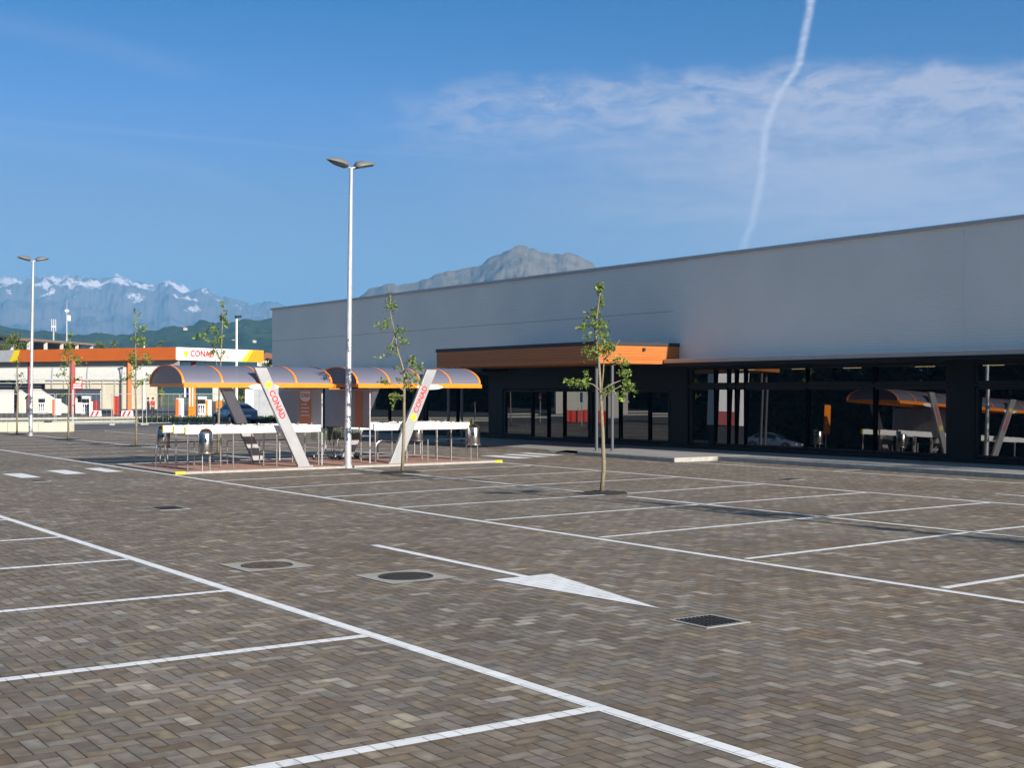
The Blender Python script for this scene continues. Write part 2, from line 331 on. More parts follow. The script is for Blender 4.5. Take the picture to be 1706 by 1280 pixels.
# painted lines
Z = .004
ln = MB()
def seg(a, b, w=.12, z=Z):
    a = Vector((a[0], a[1], z)); b = Vector((b[0], b[1], z)); d = (b-a).normalized(); p = Vector((-d.y, d.x, 0))*w/2
    ln.add([a-p, b-p, b+p, a+p], [(0, 1, 2, 3)])
seg((5.66, -6), (5.68, 40), .13); seg((12.05, -8), (12.1, 8), .12); seg((12.1, 8), (12.2, 33.2), .12); seg((12.2, 33.2), (12.05, 72), .12)
YA = [3.1, 6.15, 9.2, 12.27, 15.33, 18.45, 21.4, 24.4, 27.35, 30.3]; YB = [3.3, 6.4, 9.45, 12.6, 15.62, 18.68, 21.55, 24.85, 27.95, 30.95]; YC = [3.4, 6.5, 9.6, 12.7, 15.73, 18.8, 21.9, 24.9, 28.02, 31.25]
segs_B = [(-6, YB[6]-.55), (YB[6]+.95, 30.3), (31.5, 33.4), (39.2, 42.8), (44, 51.4), (52.6, 60.1), (61.3, 68.6), (69.8, 72)]
for a, b in segs_B: seg((17.42 if a < 20 else 17.55, a), (17.52, b), .115)
seg((22.4, -6), (22.5, 18.8)); seg((22.5, 18.8), (22.6, 33.3))
for a, b, c in zip(YA, YB, YC):
    seg((12.26, a), (17.36, b), .11, Z+.001); seg((17.62, b), (22.4, c), .11, Z+.001)
for k in range(10):
    y = 41+3.05*k
    seg((12.25, y), (17.4, y), .11, Z+.001)
    seg((17.65, y), (22.6, y), .11, Z+.001)
for y in (41, 44.05, 47.1, 50.2, 53.2): seg((22.7, y), (24.8, y), .11, Z+.001)
seg((22.6, 39.4), (22.6, 72))
for k, y in enumerate([.2, 3.75, 7.08, 10.36, 13.58, 16.84, 19.98, 23.2, 26.4, 29.6]): seg((-.4, y), (5.6, y), .13, Z+.001)
seg((27.5, 30.6), (27.95, 6), .1)
for y in (18.5, 24.4): seg((27.75, y), (28.9, y), .1, Z+.001)
seg((24.42, 17.0), (24.45, 12), .1)
seg((14.5, 63.5), (17.2, 63.2), .12, Z+.002); seg((13, 68), (30, 78), .14, Z+.002)
st(ln.build('parking_line', M['paint']), 'thin white painted lines marking out the parking bays', 'road marking')
z_ = MB()
def zebra(x0, x1, y0, y1): z_.add([(x0, y0, Z+.002), (x1, y0, Z+.002), (x1, y1, Z+.002), (x0, y1, Z+.002)], [(0, 1, 2, 3)])
for x0 in (6.2, 7.35): zebra(x0, x0+.55, 34.2, 36.4)
zebra(8.62, 9.12, 34.15, 36.15); zebra(9.98, 10.52, 35.0, 36.95); zebra(11.14, 11.62, 35.3, 37.4)
st(z_.build('zebra_crossing', M['paint']), 'white zebra stripes left of the trolley shelter', 'road marking')
z_ = MB()
zebra(24.4, 25.05, 34.8, 37.0); zebra(25.5, 26.05, 35.2, 37.4); zebra(26.5, 27.0, 35.7, 37.8)
st(z_.build('zebra_crossing', M['paint']), 'white zebra stripes between the trolley shelter and the shop entrance', 'road marking')
z_ = MB()
z_.add([(8.88, 12.6, Z+.002), (9.0, 12.6, Z+.002), (9.07, 16.4, Z+.002), (8.94, 16.4, Z+.002)], [(0, 1, 2, 3)])
z_.add([(8.47, 12.6, Z+.002), (8.74, 9.93, Z+.002), (9.33, 12.6, Z+.002)], [(0, 1, 2)])
st(z_.build('direction_arrow', M['paint']), 'long white painted arrow on the aisle pointing towards the viewer', 'road marking')

# manholes and drain grates
def manhole(x, y, rot, lidmat, label):
    t = thing('manhole', (x, y, 0), label, 'manhole', 'round manholes in the aisle', rot)
    n = 32; r = .33; s = .45; z = .008
    b = MB(); outer = []
    for k in range(n):
        a = 2*PI*k/n; c_, s_ = math.cos(a), math.sin(a); q = s/max(abs(c_), abs(s_)); outer.append((c_*q, s_*q, z))
    inner = [(r*math.cos(2*PI*k/n), r*math.sin(2*PI*k/n), z) for k in range(n)]
    low = [(p[0], p[1], -.0) for p in inner]
    b.add(outer+inner+low, [(k, (k+1) % n, n+(k+1) % n, n+k) for k in range(n)])
    b.build('surround', M['concrete'], t)
    c = MB(); c.lathe((0, 0, 0), [(0, .012), (.26, .012), (.27, .006), (.29, .006), (.3, .014), (.325, .014), (.329, .004)], 32)
    for i in range(-4, 5):
        for j in range(-4, 5):
            if i*i+j*j < 18: c.box(i*.055-.018, i*.055+.018, j*.055-.018, j*.055+.018, .012, .017)
    c.build('cover', lidmat, t)
manhole(6.84, 15.25, .02, M['rust'], 'brownish round manhole cover in a square concrete collar, nearest the left bay line')
manhole(7.78, 13.4, .03, M['iron'], 'dark round manhole cover in a square concrete collar beside the painted arrow')
def grate(x, y, sx, sy, label, rot=0):
    t = thing('drain_grate', (x, y, 0), label, 'drain grate', 'square drain grates in the paving', rot)
    b = MB(); w = .05
    b.box(-sx-w, sx+w, -sy-w, -sy, 0, .008); b.box(-sx-w, sx+w, sy, sy+w, 0, .008); b.box(-sx-w, -sx, -sy, sy, 0, .008); b.box(sx, sx+w, -sy, sy, 0, .008)
    b.build('surround', M['pave'], t)
    c = MB(); n = 9
    c.box(-sx, sx, -sy, sy, .001, .0025)
    for k in range(n): q = -sx+2*sx*(k+.5)/n; c.box(q-.014, q+.014, -sy, sy, .003, .011)
    for k in range(4): q = -sy+2*sy*(k+.5)/4; c.box(-sx, sx, q-.01, q+.01, .003, .009)
    c.build('grille', M['iron'], t)
grate(8.65, 9.15, .235, .22, 'large black slatted drain grate just beyond the arrow tip')
grate(8.68, 23.8, .24, .34, 'dark drain grate in the aisle midway to the trolley shelter')
grate(8.72, 32.8, .17, .2, 'small far drain grate below the left zebra crossing')
grate(24.2, 22.7, .24, .2, 'dark drain grate in the driving lane before the shop windows')

# walkway along the shop
w = MB(); kz = .13
w.add([(29.15, -10, kz), (32.5, -10, kz), (32.5, 30.4, kz), (29.15, 30.4, kz)], [(0, 1, 2, 3)])
w.add([(27.42, 30.4, kz), (32.5, 30.4, kz), (32.5, 36.6, kz), (27.75, 36.6, kz)], [(0, 1, 2, 3)])
w.add([(27.75, 36.6, kz), (32.5, 36.6, kz), (32.5, 39.5, kz), (29.0, 39.5, .012), (27.72, 37.3, .012)], [(0, 1, 2, 3, 4)])
w.add([(29.0, 39.5, .012), (32.5, 39.5, kz), (32.5, 80, kz), (30.0, 80, .012)], [(0, 1, 2, 3)])
w.build('walkway', M['pave']); o = bpy.data.objects['walkway']; st(o, 'raised grey pavement along the foot of the supermarket', 'pavement')
k = MB()
k.box(29.0, 29.15, -10, 30.25, -.02, kz+.003); k.box(27.15, 31.0, 30.25, 30.42, -.02, kz+.004)
k.prism([(27.15, 30.42, -.02), (27.28, 30.42, -.02), (27.62, 35.6, -.02), (27.48, 35.6, -.02)], (0, 0, kz+.022))
k.prism([(27.48, 35.6, -.02), (27.62, 35.6, -.02), (27.85, 36.9, -.02), (27.72, 36.95, -.02)], (0, 0, .05))
st(k.build('kerb', M['kerb'], bevel=.012), 'concrete kerb stepping up to the shop pavement', 'kerb')

# ------------------------------------------------------------ supermarket
SM = thing('supermarket', (31.4, 35, 0), 'long supermarket with grey ribbed metal wall above dark glazed shopfront', 'supermarket')
o0 = (31.4, 35, 0)
b = MB(o0)
b.box(31.7, 32.1, -8, 35.4, 3.3, 6.93); b.box(31.7, 32.1, 35.4, 70, 3.95, 6.93); b.box(31.7, 32.1, 46.8, 70, 3.3, 3.95)
b.box(32.1, 66, 69.6, 70, 0, 6.9); b.box(32.1, 66, -8, -7.6, 0, 6.9)
b.build('upper_wall', M['metalwall'], SM)
b = MB(o0); b.box(31.62, 32.2, -8.1, 70.1, 6.93, 7.02)
b.build('coping', mat('coping_metal', (.45, .48, .50), .4, .2), SM)
b = MB(o0); b.box(32.1, 66, -7.6, 69.6, 6.3, 6.4); b.build('roof', M['anthracite'], SM)
b = MB(o0); b.box(31.685, 31.699, 23.06, 23.11, 3.3, 6.8); b.build('joint_cover', M['white'], SM)
for zz in (5.1,):
    b = MB(o0); b.box(31.695, 31.6995, 35.4, 70, zz, zz+.014); b.build('panel_joint', M['signback'], SM)
b = MB(o0); b.box(31.69, 31.699, -8, 23.06, 5.1, 5.12)
# ledge over the glazing
mL = mat('ledge_metal', (.42, .42, .41), .4, .4, noise=.06)
b = MB(o0); b.box(30.9, 31.7, -8, 35.0, 3.2, 3.34); b.build('ledge', mL, SM, bevel=.01)
b = MB(o0); b.box(30.9, 31.7, 46.75, 70, 3.2, 3.30); b.build('ledge', mL, SM, bevel=.01)
b = MB(o0); b.box(30.93, 32.29, -8, 35.27, 3.08, 3.2); b.box(30.93, 32.24, 46.75, 70, 3.05, 3.2); b.build('soffit', M['anthracite'], SM)
# solid cladding parts in the glass plane
b = MB(o0); cl = [(36.2, 41.07, 2.27, 3.95), (35.28, 36.22, .1, 3.95), (23.16, 24.06, .1, 3.1), (47.2, 48.2, .1, 3.95), (41.07, 47.2, 2.3, 3.95), (60, 69.6, .1, 3.3), (53.9, 54.9, .1, 3.3), (12.9, 13.8, .1, 3.1)]
for i_, (y0, y1, z0, z1) in enumerate(cl): b.box(32.3-.002*i_, 32.62, y0, y1, z0, z1)
b.box(32.31, 32.6, -8, 36, 3.03, 3.3)
b.box(32.25, 32.6, 48.2, 60, 3.04, 3.3); b.box(31.72, 32.3, 35.4, 46.8, 3.9, 3.94)
b.build('dark_cladding', M['anthracite'], SM)
b = MB(o0); b.box(32.26, 32.62, -8, 60, .1, .27); b.build('plinth', M['anthracite'], SM)
# windows
def window(y0, y1, z0, z1, doors=False, ta=0.0, tb=0.0):
    b = MB(o0); f = .038
    b.box(32.32, 32.46, y0-f, y0+f, z0, z1); b.box(32.32, 32.46, y1-f, y1+f, z0, z1)
    b.box(32.33, 32.45, y0+f, y1-f, z0-f, z0+f); b.box(32.33, 32.45, y0+f, y1-f, z1-f, z1+f)
    fr = b.build('door' if doors else 'window', M['anthframe'], SM)
    p = MB(o0); t = 32.4
    yc, zc = (y0+y1)/2, (z0+z1)/2
    def gx(y, z): return t+ta*(y-yc)+tb*(z-zc)
    p.add([(gx(y, z), y, z) for y, z in ((y0+f, z0+f), (y0+f, z1-f), (y1-f, z1-f), (y1-f, z0+f))], [(0, 1, 2, 3)])
    q = p.build('pane', M['glass'], fr, flip=False)
    return fr
ys = [35.14, 33.9, 33.24, 32.86, 32.41, 29.59, 26.81, 24.12]
for a, c in zip(ys[1:], ys[:-1]):
    window(a, c, .33, 2.30, tb=.029); window(a, c, 2.47, 3.01, tb=.029)
for a, c in ((20.33, 23.1), (17.54, 20.33), (13.93, 17.54), (9.8, 12.8), (6.2, 9.8)):
    window(a, c, .33, 2.30, tb=.029); window(a, c, 2.47, 3.01, tb=.029)
b = MB(o0); b.box(32.30, 32.5, -8, 35.28, 2.34, 2.43); b.build('transom', M['anthframe'], SM)
for k_, (a, c, d) in enumerate(((36.33, 37.46, 0), (37.46, 39.2, 0), (39.2, 40.97, 0), (41.13, 42.8, 0), (42.8, 43.9, 1), (43.9, 45.05, 1), (45.05, 47.1, 0))):
    window(a, c, .33 if not d else .25, 2.22, d, ta=(-.002, .002, .001, -.001, .002, -.002, .001)[k_], tb=(.002, 0, .003, .001, 0, .002, .001)[k_])
for a, c in ((48.3, 51), (51, 53.8), (55, 57.4), (57.4, 59.9)): window(a, c, .33, 3.0, tb=.006)
# interior
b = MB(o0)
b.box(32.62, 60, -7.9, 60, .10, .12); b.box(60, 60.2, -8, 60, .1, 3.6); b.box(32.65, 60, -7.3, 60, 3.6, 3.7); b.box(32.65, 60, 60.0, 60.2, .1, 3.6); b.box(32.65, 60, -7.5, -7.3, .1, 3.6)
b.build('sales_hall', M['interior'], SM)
rl = random.Random(5)
for i in range(9):
    for xx in (43, 48, 53):
        y = 20+i*4.1+rl.uniform(-.4, .4); zl = 3.3+.01*(xx-43)
        b = MB(o0); b.box(xx-.05, xx+.05, y, y+1.1, zl, zl+.03); b.build('strip_light', M['striplight'], SM)
mshelf = mat('shelf_goods', (.14, .12, .10), .7, noise=.6, nscale=6)
for x in (37, 41, 45):
    b = MB(o0); b.box(x, x+.6, 6, 52, .12, 1.7); b.build('shelving', mshelf, SM)
# timber canopy over the entrance
CN = thing('entrance_canopy', (28, 35.05, 0), 'flat timber clad canopy with dark roof edge over the shop entrance', 'canopy')
c0 = (28, 35.05, 0)
b = MB(c0)
b.prism([(28.0, 35.05, 3.17), (28.06, 35.11, 3.17), (28.06, 45.65, 3.17), (28.0, 45.65, 3.17)], (0, 0, .63))
b.prism([(28.0, 35.05, 3.17), (31.69, 35.05, 3.17), (31.69, 35.11, 3.17), (28.06, 35.11, 3.17)], (0, 0, .63))
b.box(28.0, 31.69, 45.65, 45.71, 3.17, 3.80)
b.build('timber_fascia', M['wood'], CN)
b = MB(c0); b.box(27.97, 31.69, 35.02, 45.74, 3.80, 3.93); b.build('roof_edge', mat('bitumen_edge', (.03, .025, .03), .6), CN)
b = MB(c0); b.box(28.06, 31.69, 35.11, 45.65, 3.19, 3.25); b.build('soffit', M['wood'], CN)
b = MB(c0); b.box(29.95, 30.05, 34.98, 35.05, 3.62, 3.73); b.build('floodlight', M['black'], CN)
colm = mat('grey_column', (.10, .105, .12), .5, .2)
for x, y in ((28.25, 35.5), (28.75, 35.25), (28.25, 45.2), (28.9, 45.2)):
    b = MB(c0); b.tube([(x, y, .13), (x, y, 3.19)], .055, 16); b.lathe((x, y, .13), [(.0, .02), (.11, .02), (.11, 0)], 16)
    b.build('column', colm, CN, smooth=True)

# ------------------------------------------------------------ lamps
def lamp(x, y, h, label, rz=0, lean=(0, 0), group='double headed car park lamps'):
    t = thing('street_lamp', (x, y, 0), label, 'street lamp', group, rz)
    b = MB(); b.tube([(0, 0, 0), (0, 0, 1.2), (0, 0, 1.25), (lean[0], lean[1], h)], [.10, .10, .088, .05], 16); b.build('pole', M['galv'], t, smooth=True)
    b = MB(); b.lathe((0, 0, 0), [(.13, 0), (.13, .06), (.09, .1), (.085, .45)], 16); b.build('base_sleeve', M['galv'], t, smooth=True)
    for s in (-1, 1):
        a = MB(); p = Vector((lean[0], lean[1], h))
        a.tube([p, p+Vector((s*.12, 0, .03)), p+Vector((s*.2, 0, .09))], .028, 8); a.build('arm', M['galv'], t, smooth=True)
        hd = MB(); tilt = .22
        prof = [(0, .11, .10), (.05, .17, .16), (.25, .2, .16), (.45, .16, .11), (.6, .08, .055), (.68, .01, .01)]
        vs = []; nn = 12
        for d, wd, ht in prof:
            for kk in range(nn):
                a_ = 2*PI*kk/nn; cy, cz = math.cos(a_)*wd, math.sin(a_)*ht
                if cz < 0: cz *= .25
                vs.append(p+Vector((s*(.12+d), cy, .04+cz+d*tilt)))
        fs = [(i*nn+j, i*nn+(j+1) % nn, (i+1)*nn+(j+1) % nn, (i+1)*nn+j) for i in range(len(prof)-1) for j in range(nn)]
        fs += [tuple(range(nn))[::-1], tuple((len(prof)-1)*nn+j for j in range(nn))]
        hd.add(vs, fs); ho = hd.build('lamp_head', M['lampgrey'], t, smooth=True)
        gl = MB(); q = p+Vector((s*.2, 0, .055))
        gl.prism([q+Vector((-s*.04, -.15, -.055)), q+Vector((s*.3, -.13, .02)), q+Vector((s*.52, 0, .07)), q+Vector((s*.3, .13, .02)), q+Vector((-s*.04, .15, -.055))], (0, 0, .04))
        gl.build('lens', M['lampdark'], ho)
    return t
rzl = 0.0
LP = lamp(17.45, 33.35, 8.62, 'tall galvanised double headed lamp rising between the two shelter roofs', rzl, (.1, 0))
def lampcopy(x, y, label, s=1):
    c = copy_tree(LP); c.location = (x, y, 0); c['label'] = label; return c
lampcopy(17.15, 66.2, 'distant double headed lamp on its own at the far left of the car park')
lampcopy(17.5, 2.2, 'double headed lamp just outside the picture on the right')
# single far lamps
def farlamp(px, dist, h, label):
    t = thing('street_lamp', gp(px, dist), label, 'street lamp')
    b = MB(); b.tube([(0, 0, 0), (0, 0, h)], [.12, .08], 8); b.build('pole', M['white'], t, smooth=True)
    b = MB(); b.obox((.12, -.05, h+.08), (.26, .05, .02), (0, .16, 0), (0, 0, .10)); b.build('lamp_head', M['black'], t)
farlamp(394, 110, 8.3, 'white pole lamp with a dark head standing behind the fuel station sign')
farlamp(240, 162, 8.2, 'tiny dark headed lamp beyond the orange fuel canopy edge')

# ------------------------------------------------------------ young trees
def young_tree(x, y, trunk, branches, clusters, label, px0, py0, D, leafn=1.0, group='young staked trees in the car park', leaf='leaf', seed=1, rot=None, pit=True, r0=.050):
    """trunk/branches/clusters in photo pixels round the foot (px0, py0); D metres per unit focal turns them into metres"""
    rnd = random.Random(seed); s = D/FPX
    t = thing('young_tree', (x, y, 0), label, 'tree', group)
    a = -YAW if rot is None else rot
    ex = Vector((math.cos(a), math.sin(a), 0)); ey = Vector((-math.sin(a), math.cos(a), 0))
    def P_(p, dep=0): return ex*((p[0]-px0)*s)+ey*dep+Vector((0, 0, (py0-p[1])*s))
    b = MB(); n = len(trunk)
    pts = [P_(p, rnd.uniform(-.02, .02)*min(i, 3)) for i, p in enumerate(trunk)]
    b.tube(pts, [r0*(1-.82*(i/(n-1))**.9) for i in range(n)], 10)
    for br in branches:
        dep = rnd.uniform(-.1, .1); m_ = len(br)
        b.tube([P_(p, dep*i/(m_-1)*2) for i, p in enumerate(br)], [.022*(1-.75*i/(m_-1))*(r0/.055) for i in range(m_)], 6)
    b.build('trunk', M['bark'], t, smooth='all')
    c = MB()
    for (cx, cy, rx, ry, nl) in clusters:
        nl = int(nl*leafn*1.25); cen = P_((cx, cy)); R1 = rx*s; R2 = ry*s
        tw = []
        for q in range(max(3, nl//14)):
            e = cen+ex*rnd.gauss(0, R1*.55)+ey*rnd.gauss(0, R1*.55)+Vector((0, 0, rnd.gauss(0, R2*.5))); tw.append(e)
        for q in range(nl):
            e = rnd.choice(tw); p = e+Vector((rnd.gauss(0, R1*.22+.02), rnd.gauss(0, R1*.22+.02), rnd.gauss(0, R2*.22+.02)))
            L = rnd.uniform(.03, .055)*(1 if s < .02 else 1.45); W = L*.6
            u = Vector((rnd.uniform(-1, 1), rnd.uniform(-1, 1), rnd.uniform(-.8, .3))).normalized(); v = u.cross(Vector((rnd.uniform(-1, 1), rnd.uniform(-1, 1), rnd.uniform(-.2, 1)))).normalized()
            k_ = u.cross(v)*L*.15
            c.add([p-u*L, p+v*W*.9-u*L*.1+k_, p+u*L, p-v*W*.9-u*L*.1+k_], [(0, 1, 2, 3)])
    c.build('crown', M[leaf], t)
    if pit:
        q = MB(); nn = 22; ring = []; vs = [(0, 0, .05)]
        for i in range(nn):
            an = 2*PI*i/nn; vs.append((.33*math.cos(an), .3*math.sin(an), .035*rnd.uniform(.6, 1.3)))
        for i in range(nn):
            an = 2*PI*i/nn; r_ = .62*rnd.uniform(.82, 1.12); vs.append((r_*math.cos(an), r_*math.sin(an)*.8, .006))
        fs = [(0, 1+i, 1+(i+1) % nn) for i in range(nn)]+[(1+i, 1+nn+i, 1+nn+(i+1) % nn, 1+(i+1) % nn) for i in range(nn)]
        q.add(vs, fs); q.build('soil_mound', M['soil'], t, smooth='all')
    return t
T1 = young_tree(17.66, 22.0, [(1003, 822), (1007, 780), (1005, 721), (1003, 680), (1001, 643), (998, 596), (994, 570), (992, 549), (995, 527), (1000, 495), (1003, 474)],
    [[(1003, 655), (1006, 620), (1008, 590), (1009, 560)], [(1000, 650), (990, 641), (975, 636), (958, 634)], [(1003, 668), (1013, 655), (1030, 646), (1046, 640)], [(1005, 650), (1020, 640), (1040, 632)],
     [(1007, 600), (1018, 588), (1026, 577), (1033, 566)], [(995, 560), (985, 590), (972, 582)], [(995, 545), (983, 541), (972, 543)], [(994, 540), (1004, 530)], [(994, 598), (1003, 585), (1010, 575)]],
    [(1009, 576, 13, 12, 130), (980, 584, 14, 12, 60), (1033, 600, 12, 6, 60), (963, 637, 20, 6, 90), (976, 635, 8, 10, 30), (1040, 620, 13, 5, 45), (1046, 637, 9, 6, 45), (1024, 652, 16, 8, 60), (1052, 650, 6, 8, 30), (1035, 660, 12, 6, 30),
     (994, 536, 16, 9, 110), (975, 543, 10, 4, 40), (990, 520, 7, 8, 45), (1010, 552, 8, 6, 22), (983, 562, 8, 9, 22), (1002, 478, 7, 9, 80), (1003, 500, 4, 14, 35), (1015, 586, 9, 8, 40), (1001, 560, 8, 8, 30)],
    'young leafy tree in front of the shop entrance, nearest to the viewer', 1004, 822, 28.1, seed=3)
T2 = young_tree(17.71, 30.7, [(662, 787), (664, 745), (665, 711), (665, 660), (666, 640), (664, 617), (660, 600), (654.7, 585), (650, 556), (645, 535), (641, 515), (643, 490)],
    [[(665, 645), (675, 632), (690, 618), (697, 606)], [(664, 620), (672, 610), (678, 600)], [(665, 650), (655, 644), (640, 636)], [(652, 585), (662, 572), (670, 565)], [(650, 556), (645, 572), (640, 577)], [(664, 658), (652, 660)]],
    [(643, 505, 6, 16, 90), (634, 543, 9, 9, 70), (659, 556, 7, 9, 45), (666, 567, 8, 5, 30), (650, 575, 6, 8, 25), (643, 577, 7, 3, 20), (633, 594, 8, 3, 16), (648, 587, 7, 4, 16), (677, 600, 9, 7, 50), (692, 608, 8, 8, 50), (650, 610, 7, 4, 18), (673, 628, 12, 10, 80), (632, 637, 14, 4, 45), (684, 632, 7, 5, 24), (650, 659, 12, 5, 60), (648, 668, 4, 8, 20), (675, 646, 8, 4, 20), (655, 632, 8, 6, 20)],
    'slim young tree before the right shelter roof, with thin scattered twigs', 662, 787, 35.2, seed=5)
T3 = young_tree(17.44, 51.5, [(219, 743), (219, 700), (218, 650), (218, 600), (218, 560), (218, 520)], [[(218, 650), (208, 632), (202, 628)], [(218, 648), (228, 634), (232, 630)], [(218, 600), (228, 594)], [(218, 590), (208, 584)]],
    [(218, 525, 3, 12, 30), (226, 553, 8, 8, 50), (223, 568, 12, 9, 80), (212, 592, 13, 8, 80), (234, 596, 10, 8, 50), (207, 628, 11, 6, 40), (231, 632, 11, 8, 45), (220, 610, 8, 8, 30)],
    'young tree standing before the orange canopy, left of the trolley shelter', 219, 743, 52.5, seed=8)
T4 = young_tree(17.31, 60.4, [(111, 732), (111, 700), (112, 660), (113, 620), (114, 590), (114, 555)], [[(112, 650), (104, 628), (100, 622)], [(112, 640), (122, 630)], [(113, 610), (104, 602)]],
    [(114, 560, 4, 6, 26), (112, 577, 9, 9, 50), (117, 597, 13, 12, 90), (106, 590, 8, 8, 35), (101, 622, 11, 4, 35), (124, 632, 6, 7, 26), (107, 656, 7, 3, 12), (110, 612, 10, 6, 30)],
    'young tree behind the red and white notice sign', 111, 732, 60.0, seed=9)
T5 = young_tree(17.15, 68.8, [(26, 721), (26, 690), (27, 650), (27, 610), (27, 590)], [[(26, 650), (18, 634)], [(26, 648), (36, 632)]],
    [(20, 622, 9, 5, 14), (34, 620, 6, 5, 12), (16, 634, 9, 3, 14), (40, 632, 8, 3, 12), (27, 600, 8, 10, 20), (23, 645, 8, 4, 10)],
    'thin almost bare young tree at the far left, left of the distant lamp', 26, 721, 66.5, seed=10)
T6 = young_tree(17.53, 43.2, [(360, 757), (361, 700), (362, 645), (365, 600), (367, 550), (368, 505)], [[(362, 620), (356, 600), (352, 592)], [(364, 600), (350, 570), (332, 560)], [(364, 590), (372, 582)]],
    [(368, 507, 2, 8, 14), (371, 523, 6, 6, 22), (367, 536, 7, 5, 26), (360, 554, 9, 7, 36), (331, 559, 6, 6, 30), (352, 548, 5, 4, 18), (362, 570, 7, 12, 50), (366, 585, 6, 9, 26), (352, 590, 6, 5, 22), (371, 540, 5, 4, 14), (341, 566, 6, 4, 12)],
    'thin young tree behind the left shelter roof, before the white fuel sign', 360, 757, 45.5, seed=12)
T7 = young_tree(17.55, 10.2, [(0, 0), (2, -100), (-2, -200), (0, -330)], [[(0, -170), (20, -200)], [(0, -190), (-25, -215)]], [(0, -230, 30, 40, 520), (0, -300, 14, 30, 240), (20, -190, 18, 14, 200), (-24, -200, 18, 14, 200)],
    'young tree just outside the picture beside the outer lamp', 0, 0, 28, seed=13)
T8 = young_tree(30.3, 12.6, [(0, 0), (2, -150), (-2, -300), (0, -560)], [[(0, -270), (40, -330)], [(0, -250), (-45, -330)], [(0, -350), (30, -450)]], [(0, -430, 50, 70, 900), (0, -540, 20, 40, 300), (35, -340, 40, 30, 500), (-38, -330, 40, 30, 500)],
    'added unseen tree outside the picture, casting shade on the shop pavement', 0, 0, 28, seed=14, pit=False)  # added out of view, crown set high to shade the walkway
T9 = young_tree(17.4, 3.9, [(0, 0), (2, -100), (-2, -200), (0, -330)], [[(0, -170), (20, -200)], [(0, -190), (-25, -215)]], [(0, -230, 30, 40, 520), (0, -300, 14, 30, 240), (20, -190, 18, 14, 200), (-24, -200, 18, 14, 200)],
    'second young tree outside the picture, next to the near lamp', 0, 0, 28, seed=15)

# ------------------------------------------------------------ trolley island and shelters
def slab(name, x0, x1, y0, y1, h, label):
    t = thing(name, ((x0+x1)/2, (y0+y1)/2, 0), label, 'traffic island'); o_ = t.location
    b = MB(o_); b.box(x0+.16, x1-.16, y0+.16, y1-.16, 0, h-.008); b.build('paving', M['redpave'], t)
    k = MB(o_); k.box(x0, x1, y0, y0+.16, -.02, h); k.box(x0, x1, y1-.16, y1, -.02, h); k.box(x0, x0+.16, y0+.16, y1-.16, -.02, h-.002); k.box(x1-.16, x1, y0+.16, y1-.16, -.02, h-.002)
    k.build('kerb', M['kerb'], t, bevel=.012)
    for sx, xx in ((-1, x0), (1, x1)):
        c = MB(o_); c.prism([(xx-.02*sx*-1-(.0), y0-.015, -.01), (xx-.24*sx, y0-.015, -.01), (xx-.22*sx, y0+.17, -.01), (xx+.02*sx, y0+.17, -.01)], (0, 0, h+.016))
        c.build('corner_marking', M['yellow'], t)
slab('trolley_island', 12.35, 22.75, 33.3, 38.3, .06, 'low island of red paving with pale kerbs and yellow corners under the trolley shelter')
st(bpy.data.objects['trolley_island'], 'low island of red paving with pale kerbs and yellow corners under the trolley shelter', 'traffic island'); 
def sun_mark(parent, loc, X, U, r):
    X = Vector(X).normalized(); U = Vector(U).normalized(); N = X.cross(U); loc = Vector(loc); b = MB()
    n = 36; pts = []
    for k in range(n):
        a = 2*PI*k/n; rr = r*(1.0 if k % 3 else .84); pts.append(loc+X*rr*math.cos(a)+U*rr*math.sin(a))
    b.prism(pts, N*.004); o_ = b.build('sun_emblem', M['signyellow'], parent)
    c = MB(); c.prism([loc+N*.004+(X*math.cos(2*PI*k/10)+U*math.sin(2*PI*k/10))*r*.22 for k in range(10)], N*.003)
    c.build('emblem_centre', mat('emblem_dark', (.35, .3, .05), .5) if 'embl' not in M else M['embl'], o_)
M['embl'] = mat('emblem_dark', (.30, .26, .05), .5)
